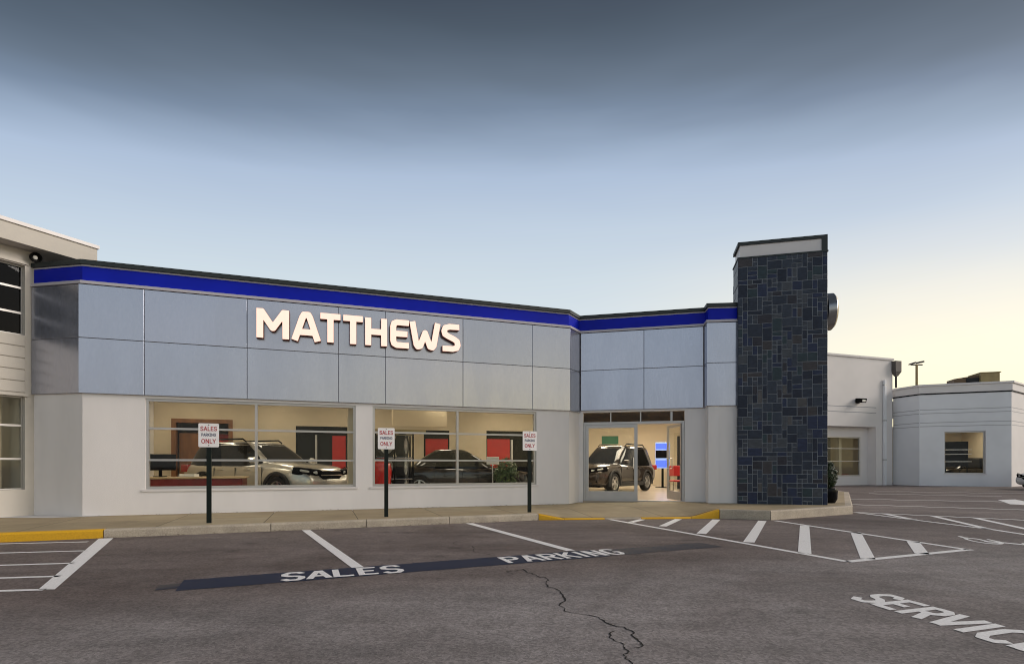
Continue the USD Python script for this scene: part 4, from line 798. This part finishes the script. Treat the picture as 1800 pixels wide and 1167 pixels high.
    top = A[-1]; c = top.mean(0); rr = []
    for s_, dz in ((1.012, -0.075), (1.0, -0.02), (0.95, 0.022), (0.80, 0.045), (0.45, 0.06), (0.05, 0.064)):
        base = A[-2] if dz == -0.075 else top; z_ = c[2] + dz if dz != -0.075 else A[-2][0][2] - 0.0
        rr.append([(c[0] + (p[0] - c[0]) * s_, p[1] * s_, z_) for p in base])
    part(T, 'roof', loft(rr), paint, smooth=50, local=True)
    if rails:
        for s_ in (-1, 1):
            y = s_ * hw * 0.62; part(T, 'roof_rail', tube([(fb - 0.15, y, H - 0.02), (fb - 0.28, y, H + 0.05), (rb + 0.35, y, H + 0.05), (rb + 0.2, y, H - 0.02)], 0.02, 8), 'black', local=True)
    # wheels
    tyre = lathe([(wr - 0.11, -0.10), (wr - 0.03, -0.112), (wr - 0.008, -0.095), (wr, -0.06), (wr, 0.06), (wr - 0.008, 0.095), (wr - 0.03, 0.112), (wr - 0.11, 0.10), (wr - 0.11, -0.10)], 36)
    rim = [lathe([(wr - 0.115, -0.09), (wr - 0.105, 0.098), (wr - 0.13, 0.10), (wr - 0.145, 0.06), (wr - 0.15, -0.08), (wr - 0.115, -0.09)], 36)]
    for k in range(5):
        sp_ = tri(mf.Manifold.hull_points(np.array([(0.03, -0.045, 0.06), (0.03, 0.045, 0.06), (0.03, -0.045, 0.095), (0.03, 0.045, 0.095), (wr - 0.125, -0.028, 0.05), (wr - 0.125, 0.028, 0.05), (wr - 0.125, -0.024, 0.085), (wr - 0.125, 0.024, 0.085)])))
        sp_.apply_transform(trimesh.transformations.rotation_matrix(k * 2 * math.pi / 5 + 0.3, [0, 0, 1])); rim.append(sp_)
    rim.append(cyl((0, 0, 0.03), (0, 0, 0.1), 0.055, 20)); rim = trimesh.util.concatenate(rim); disc = cyl((0, 0, -0.02), (0, 0, 0.0), wr - 0.13, 24)
    for x in (xf, xr):
        for s_ in (-1, 1):
            rot = trimesh.transformations.rotation_matrix(-s_ * math.pi / 2, [1, 0, 0]); mv = lambda m: (lambda q: (q.apply_transform(rot), q.apply_translation([x, s_ * (hw - 0.115), wr]), q)[-1])(m.copy())
            w_ = part(T, 'wheel', mv(tyre), 'rubber', smooth=40, local=True); part(w_, 'rim', mv(rim), 'rim', smooth=30, local=True); part(w_, 'brake_disc', mv(disc), 'dark_metal', local=True)
    if clad:
        arch = []
        for x in (xf, xr):
            for s_ in (-1, 1):
                t = np.linspace(-0.25, math.pi + 0.25, 22); i_, o_ = wr + 0.045, wr + 0.115; y0_, y1_ = hw * 0.97, hw * 1.012
                arch.append(extr_y([(x + o_ * math.cos(a_), wr + o_ * math.sin(a_)) for a_ in t] + [(x + i_ * math.cos(a_), wr + i_ * math.sin(a_)) for a_ in t[::-1]], s_ * y0_, s_ * y1_))
        part(T, 'arch_cladding', arch, 'cladding', local=True); part(T, 'sill_cladding', [rbox(xr + wr + 0.1, xf - wr - 0.1, s_ * hw - 0.05 if s_ > 0 else -hw - 0.01, s_ * hw + 0.01 if s_ > 0 else -hw + 0.05, gc - 0.02, gc + 0.12, 0.015, 6) for s_ in (-1, 1)], 'cladding', local=True)
    # front end
    zh = hood - 0.27
    for s_ in (-1, 1):
        pts = np.array([(x1 - 0.05, s_ * 0.40, zh - 0.02), (x1 - 0.02, s_ * 0.36, zh + 0.07), (x1 - 0.10, s_ * 0.62, zh - 0.04), (x1 - 0.07, s_ * 0.60, zh + 0.10), (x1 - 0.36, s_ * (hw - 0.045), zh + 0.03), (x1 - 0.34, s_ * (hw - 0.06), zh + 0.14), (x1 - 0.5, s_ * (hw - 0.2), zh)])
        hl = part(T, 'headlight', tri(mf.Manifold.batch_hull([mf.Manifold.sphere(0.03, 10).translate(tuple(p)) for p in pts])), 'black_gloss', smooth=40, local=True)
        part(hl, 'lens', tri(mf.Manifold.batch_hull([mf.Manifold.sphere(0.028, 10).translate(tuple(p)) for p in ((x1 - 0.035, s_ * 0.45, zh + 0.02), (x1 - 0.035, s_ * 0.46, zh + 0.05), (x1 - 0.11, s_ * 0.67, zh + 0.06), (x1 - 0.21, s_ * 0.76, zh + 0.085))])), 'lamp_lens', smooth=40, local=True)
        part(T, 'fog_light', rbox(x1 - 0.14, x1 - 0.03, min(s_ * 0.5, s_ * 0.66), max(s_ * 0.5, s_ * 0.66), 0.36, 0.48, 0.03), 'black', local=True)
        part(T, 'mirror', tri(mf.Manifold.batch_hull([mf.Manifold.sphere(0.05, 10).translate((fa - 0.28 + dx, s_ * (hw * 0.93 + dy), belt + 0.06 + dz)) for dx, dy, dz in ((0, 0.02, 0), (0, 0.18, 0.02), (-0.05, 0.17, 0.07), (0, 0.06, 0.07))])), paint, smooth=40, local=True)
        part(T, 'tail_light', rbox(x0 + 0.03, x0 + 0.30, min(s_ * (hw - 0.22), s_ * (hw - 0.035)), max(s_ * (hw - 0.22), s_ * (hw - 0.035)), belt - 0.20, belt + 0.0, 0.03), 'tail_red', local=True)
        for xh in (0.35, -0.6): part(T, 'door_handle', rbox(xh - 0.1, xh + 0.1, min(s_ * (hw - 0.03), s_ * (hw + 0.015)), max(s_ * (hw - 0.03), s_ * (hw + 0.015)), belt - 0.15, belt - 0.115, 0.012, 6), paint, local=True)
        part(T, 'door_seam', [boxm(xh - 0.006, xh + 0.006, min(s_ * (hw - 0.02), s_ * (hw + 0.0015)), max(s_ * (hw - 0.02), s_ * (hw + 0.0015)), gc + 0.2, belt - 0.08) for xh in (xf - 0.48, 0.0 - 0.05, xr + 0.42)], 'dark_gap', local=True)
    gr = part(T, 'grille', tri(mf.Manifold.hull_points(np.array([(x1 - 0.1, s_ * y, z) for s_ in (-1, 1) for y, z in ((0.34, zh + 0.08), (0.40, zh - 0.04), (0.30, zh - 0.14))] + [(x1 + 0.012, s_ * y, z) for s_ in (-1, 1) for y, z in ((0.30, zh + 0.07), (0.36, zh - 0.04), (0.27, zh - 0.13))]))), 'black', local=True)
    part(gr, 'bar', [rbox(x1 + 0.0, x1 + 0.025, -0.34, 0.34, zh - 0.045, zh - 0.02, 0.008, 6), rbox(x1 - 0.0, x1 + 0.022, -0.31, 0.31, zh + 0.055, zh + 0.075, 0.008, 6)], 'chrome', local=True)
    part(T, 'lower_intake', rbox(x1 - 0.2, x1 - 0.015, -0.46, 0.46, 0.30, 0.45, 0.04), 'cladding', local=True)
    part(T, 'underbody', boxm(x0 + 0.3, x1 - 0.3, -hw + 0.3, hw - 0.3, gc - 0.04, gc + 0.2), 'black', local=True)
    return T
def extr_y(pts, y0, y1):
    m = trimesh.creation.extrude_polygon(Polygon(pts), abs(y1 - y0), engine='earcut'); q = np.asarray(m.vertices).copy()
    m.vertices = np.column_stack([q[:, 0], min(y0, y1) + q[:, 2], q[:, 1]]); m.invert(); return m
make_car('parked_car', 'silver crossover with black roof rails behind the left showroom window', (-6.45, 14.2, 0.15), math.radians(-25), 'car_silver', L=4.45, H=1.58)
make_car('parked_car', 'black saloon behind the right showroom window', (-1.55, 16.6, 0.15), math.radians(10), 'car_black', L=4.6, H=1.44, style='sedan', clad=False, rails=False)
make_car('parked_car', 'dark brown crossover seen through the entrance doors', (3.72, 20.3, 0.15), math.radians(180 + 52), 'car_brown', L=4.55, H=1.70)
make_car('parked_car', 'pale car at the right edge whose nose just enters the picture', (25.65, 24.6, 0.0), math.radians(184), 'car_white', L=4.5, H=1.50, style='sedan', clad=False, rails=False)
q = f1.xy((a + b) / 2 + 0.9, 3.0)
make_car('parked_car', 'dark car behind the square window of the right building', (q[0], q[1], 0.06), f1.ang + math.radians(200), 'car_black', L=4.4, H=1.5, style='sedan', clad=False, rails=False)
q = LB.xy(LL - 2.2, 2.9)
make_car('parked_car', 'pale car behind the ground floor window of the left building', (q[0], q[1], 0.15), LB.ang + math.radians(8), 'car_white', L=4.4, H=1.45, style='sedan', clad=False, rails=False)

g_ = np.random.default_rng(21); dv, df = [], []
def bit(p, s):
    k = len(dv); a = g_.uniform(0, 6.28); d = np.array([math.cos(a), math.sin(a), 0]) * s; e = np.array([-d[1], d[0], 0]) * g_.uniform(0.3, 0.7)
    for q_ in (p - d, p + e, p + d, p - e): dv.append(q_ + np.array([0, 0, g_.uniform(0, s * 0.5)]))
    df.extend([(k, k + 1, k + 2), (k, k + 2, k + 3)])
for u0_ in g_.uniform(0.2, F.L - 0.4, 26):
    for _ in range(g_.integers(2, 14)):
        q_ = F.xy(u0_ + g_.normal() * 0.12, -0.015 - abs(g_.normal()) * 0.025); bit(np.array([*q_, float(pave(*q_)) + 0.006]), g_.uniform(0.008, 0.022))
for u0_ in g_.uniform(0, 1, 30):
    for _ in range(g_.integers(2, 10)):
        t = u0_ + g_.normal() * 0.012; q_ = np.array(K[2]) * (1 - t) + np.array(K[3]) * t + np.array([0.39, -0.92]) * (0.02 + abs(g_.normal()) * 0.03); bit(np.array([*q_, 0.012]), g_.uniform(0.008, 0.024))
single('fallen_leaves', trimesh.Trimesh(np.array(dv), np.array(df), process=False), 'debris', label='scattered dead leaves and grit along the wall foot and the kerb gutter', category='litter', kind='stuff')

# ------------------------------------------------------------------ furniture in the showroom
q = F.xy(1.55, 1.25)
dk = thing('desk', 'long dark red desk with a pale top behind the left window', 'desk', (*q, 0.15), F.ang)
part(dk, 'front_panel', boxm(-1.3, 1.1, -0.40, -0.36, 0.0, 0.66), 'desk_red', local=True); part(dk, 'side_panel', boxm(-1.3, -1.26, -0.36, 0.4, 0, 0.66), 'desk_red', local=True); part(dk, 'side_panel', boxm(1.06, 1.1, -0.36, 0.4, 0, 0.66), 'desk_red', local=True)
part(dk, 'desk_top', rbox(-1.34, 1.14, -0.44, 0.44, 0.663, 0.70, 0.012, 6), 'pale_wood', local=True)
q = F.xy(0.95, 1.35); mo = thing('computer_monitor', 'black computer monitor on the red desk', 'monitor', (*q, 0.853), F.ang + 0.1)
part(mo, 'screen', rbox(-0.30, 0.30, -0.02, 0.03, 0.14, 0.50, 0.012, 6), 'black', local=True); part(mo, 'stand', [boxm(-0.03, 0.03, 0.02, 0.05, 0.0, 0.25), boxm(-0.12, 0.12, -0.08, 0.10, 0, 0.015)], 'black', local=True)
q = F.xy(1.55, 1.15); pp = thing('desk_tray', 'cream tray of papers on the red desk', 'tray', (*q, 0.853), F.ang - 0.2)
part(pp, 'tray', [boxm(-0.16, 0.16, -0.12, 0.12, 0, 0.01), boxm(-0.16, 0.16, 0.11, 0.12, 0.01, 0.06), boxm(-0.16, -0.15, -0.12, 0.11, 0.01, 0.06), boxm(0.15, 0.16, -0.12, 0.11, 0.01, 0.06)], 'poster_white', local=True); part(pp, 'papers', boxm(-0.14, 0.14, -0.11, 0.10, 0.012, 0.04), 'poster_white', local=True)
# tyre display
q = F.xy(6.0, 1.25)
MAT['wheel_silver'] = M('wheel_silver', (0.6, 0.59, 0.57), 0.3, metal=0.4)
ty = thing('tyre_rack', 'tall black rack of tyres and alloy wheels behind the right window', 'tyre rack', (*q, 0.15), F.ang)
part(ty, 'upright', [tube([(x, y, 0), (x, y, 1.72)], 0.022) for x in (-0.45, 0.0, 0.45) for y in (-0.25, 0.25)], 'black', local=True); part(ty, 'rail', [tube([(-0.45, y, z), (0.45, y, z)], 0.018) for y in (-0.25, 0.25) for z in (0.1, 0.62, 1.14, 1.70)], 'chrome', local=True)
tt_ = lathe([(0.20, -0.10), (0.29, -0.11), (0.31, -0.06), (0.31, 0.06), (0.29, 0.11), (0.20, 0.10), (0.20, -0.10)], 28); rr_ = trimesh.util.concatenate([lathe([(0.195, -0.08), (0.2, 0.09), (0.17, 0.09), (0.165, -0.07), (0.195, -0.08)], 28)] + [move(boxm(0.02, 0.185, -0.025, 0.025, 0.05, 0.085), rz=k * math.pi / 3) for k in range(6)] + [cyl((0, 0, 0.03), (0, 0, 0.095), 0.05, 16)])
for i, x in enumerate((-0.22, 0.22)):
    for j, z in enumerate((0.40, 0.92, 1.44)):
        def mv(m): m = m.copy(); m.apply_transform(trimesh.transformations.rotation_matrix(math.pi / 2, [1, 0, 0])); m.apply_transform(trimesh.transformations.rotation_matrix(0.5 if i == 0 else 1.2, [0, 0, 1])); m.apply_translation([x, 0, z]); return m
        w_ = part(ty, 'tyre', mv(tt_), 'rubber', smooth=40, local=True); part(w_, 'rim', mv(rr_), 'wheel_silver', smooth=30, local=True)
part(ty, 'canopy', boxm(-0.62, 0.75, -0.35, 0.35, 1.76, 1.83), 'hvac_tan', local=True)
q = F.xy(5.62, 0.75); ch = thing('tub_chair', 'glossy red rounded seat at the left end of the right window', 'chair', (*q, 0.15), F.ang)
part(ch, 'shell', lathe([(0, 0.42), (0.18, 0.40), (0.26, 0.46), (0.29, 0.85), (0.25, 1.0), (0.12, 1.06), (0, 1.07)], 28), 'red_gloss', smooth=50, local=True); part(ch, 'pedestal', lathe([(0, 0), (0.22, 0), (0.2, 0.03), (0.04, 0.06), (0.04, 0.42), (0, 0.42)], 20), 'chrome', smooth=40, local=True)
q = F.xy(8.55, 1.1); pc = thing('placard', 'white placard on a thin stand behind the right window', 'placard', (*q, 0.15), F.ang)
part(pc, 'board', rbox(-0.17, 0.17, -0.015, 0.015, 0.98, 1.18, 0.01, 6), 'poster_white', local=True); part(pc, 'pole', cyl((0, 0.02, 0), (0, 0.02, 1.0), 0.018), 'chrome', local=True); part(pc, 'foot', cyl((0, 0.02, 0), (0, 0.02, 0.02), 0.16, 20), 'black', local=True)
def leaves(n, cx, rad, seed, size, flat=0.5):
    g = np.random.default_rng(seed); v, f = [], []
    for _ in range(n):
        d = g.normal(size=3); d /= np.linalg.norm(d); p = np.array(cx) + d * np.array(rad) * g.uniform(0.45, 1.0) ** 0.5
        a = g.normal(size=3); a -= a @ d * d * 0.6; a /= np.linalg.norm(a); b = np.cross(d, a); b /= max(np.linalg.norm(b), 1e-6); s = size * g.uniform(0.6, 1.3); k = len(v)
        v += [p - a * s, p + b * s * flat, p + a * s + d * s * 0.3, p - b * s * flat]; f += [(k, k + 1, k + 2), (k, k + 2, k + 3)]
    return trimesh.Trimesh(v, f, process=False)
q = F.xy(9.0, 1.35); pt_ = thing('potted_plant', 'green potted plant in the right corner of the right window', 'plant', (*q, 0.15))
part(pt_, 'pot', lathe([(0, 0), (0.13, 0), (0.18, 0.36), (0.16, 0.36), (0.15, 0.32), (0, 0.32)], 24), 'black_gloss', smooth=40, local=True); part(pt_, 'foliage', leaves(420, (0, 0, 0.72), (0.34, 0.34, 0.42), 11, 0.09, 0.35), 'leaf', local=True, kind='stuff'); part(pt_, 'stem', tube([(0, 0, 0.3), (0.02, 0, 0.6), (0, 0.03, 0.9)], 0.015), 'wood', local=True)
# topiary in a black pot to the right of the tower
tp = thing('potted_shrub', 'dark clipped shrub in a black pot at the right foot of the tower', 'plant', (7.72, 13.2, float(pave(7.72, 13.2))))
part(tp, 'pot', lathe([(0, 0), (0.15, 0), (0.20, 0.10), (0.21, 0.30), (0.19, 0.36), (0.165, 0.36), (0.15, 0.30), (0, 0.30)], 28), 'black_gloss', smooth=40, local=True); part(tp, 'stem', tube([(0, 0, 0.28), (0.01, 0, 0.9)], 0.018), 'wood', local=True); part(tp, 'foliage', leaves(1500, (0, 0, 0.66), (0.20, 0.20, 0.36), 12, 0.035, 0.55), 'leaf_dark', local=True, kind='stuff'); part(tp, 'soil', cyl((0, 0, 0.29), (0, 0, 0.31), 0.155, 20), 'soil', local=True)
# kiosk and seats deep inside the entrance
ki = thing('kiosk', 'blue lit display screen on a stand behind the brown car', 'kiosk', (6.52, 23.4, 0.15), -0.25)
part(ki, 'cabinet', rbox(-0.30, 0.30, -0.1, 0.1, 0.83, 1.95, 0.02), 'screen_pale', local=True); part(ki, 'screen', boxm(-0.285, 0.285, -0.115, -0.103, 1.27, 1.60), 'black_gloss', local=True); part(ki, 'header', boxm(-0.285, 0.285, -0.115, -0.103, 1.66, 1.90), 'screen_blue', local=True); part(ki, 'lower_panel', boxm(-0.285, 0.285, -0.115, -0.103, 0.88, 1.18), 'screen_blue', local=True)
part(ki, 'stand', [boxm(-0.05, 0.05, -0.04, 0.04, 0.02, 0.83), boxm(-0.3, 0.3, -0.2, 0.2, 0, 0.02)], 'black', local=True)
SG2 = 'red seats inside the entrance'
def red_chair(x, y, z, rz, lab, grp):
    c_ = thing('chair', lab, 'chair', (x, y, z), rz, group=grp)
    part(c_, 'seat', rbox(-0.22, 0.22, -0.22, 0.22, 0.44, 0.50, 0.02), 'door_red', local=True); part(c_, 'backrest', rbox(-0.22, 0.22, 0.2, 0.25, 0.62, 0.95, 0.02), 'door_red', local=True)
    for sx in (-1, 1):
        for sy in (-1, 1): part(c_, 'leg', tube([(sx * 0.2, sy * 0.2, 0.012), (sx * 0.2, sy * 0.21, 0.44 if sy < 0 else 0.9)], 0.012, 6), 'black', local=True)
red_chair(5.25, 17.1, 0.15, 2.6, 'red chair on black legs inside the entrance, nearer the open door', SG2)
red_chair(5.85, 18.0, 0.15, 2.6, 'red chair on black legs inside the entrance, nearer the column', SG2)
q = MB.xy(MA + 2.55, 1.3); red_chair(q[0], q[1], 0.10, MB.ang + 0.5, 'red chair behind the recessed window of the middle building', None)
q = MB.xy(MA + 1.75, 1.5); tb = thing('counter', 'low brown counter behind the recessed window of the middle building', 'counter', (*q, 0.10), MB.ang)
part(tb, 'front', boxm(-0.7, 0.35, -0.2, 0.2, 0.0, 0.85), 'wood', local=True); part(tb, 'counter_top', boxm(-0.74, 0.39, -0.24, 0.24, 0.853, 0.89), 'pale_wood', local=True)
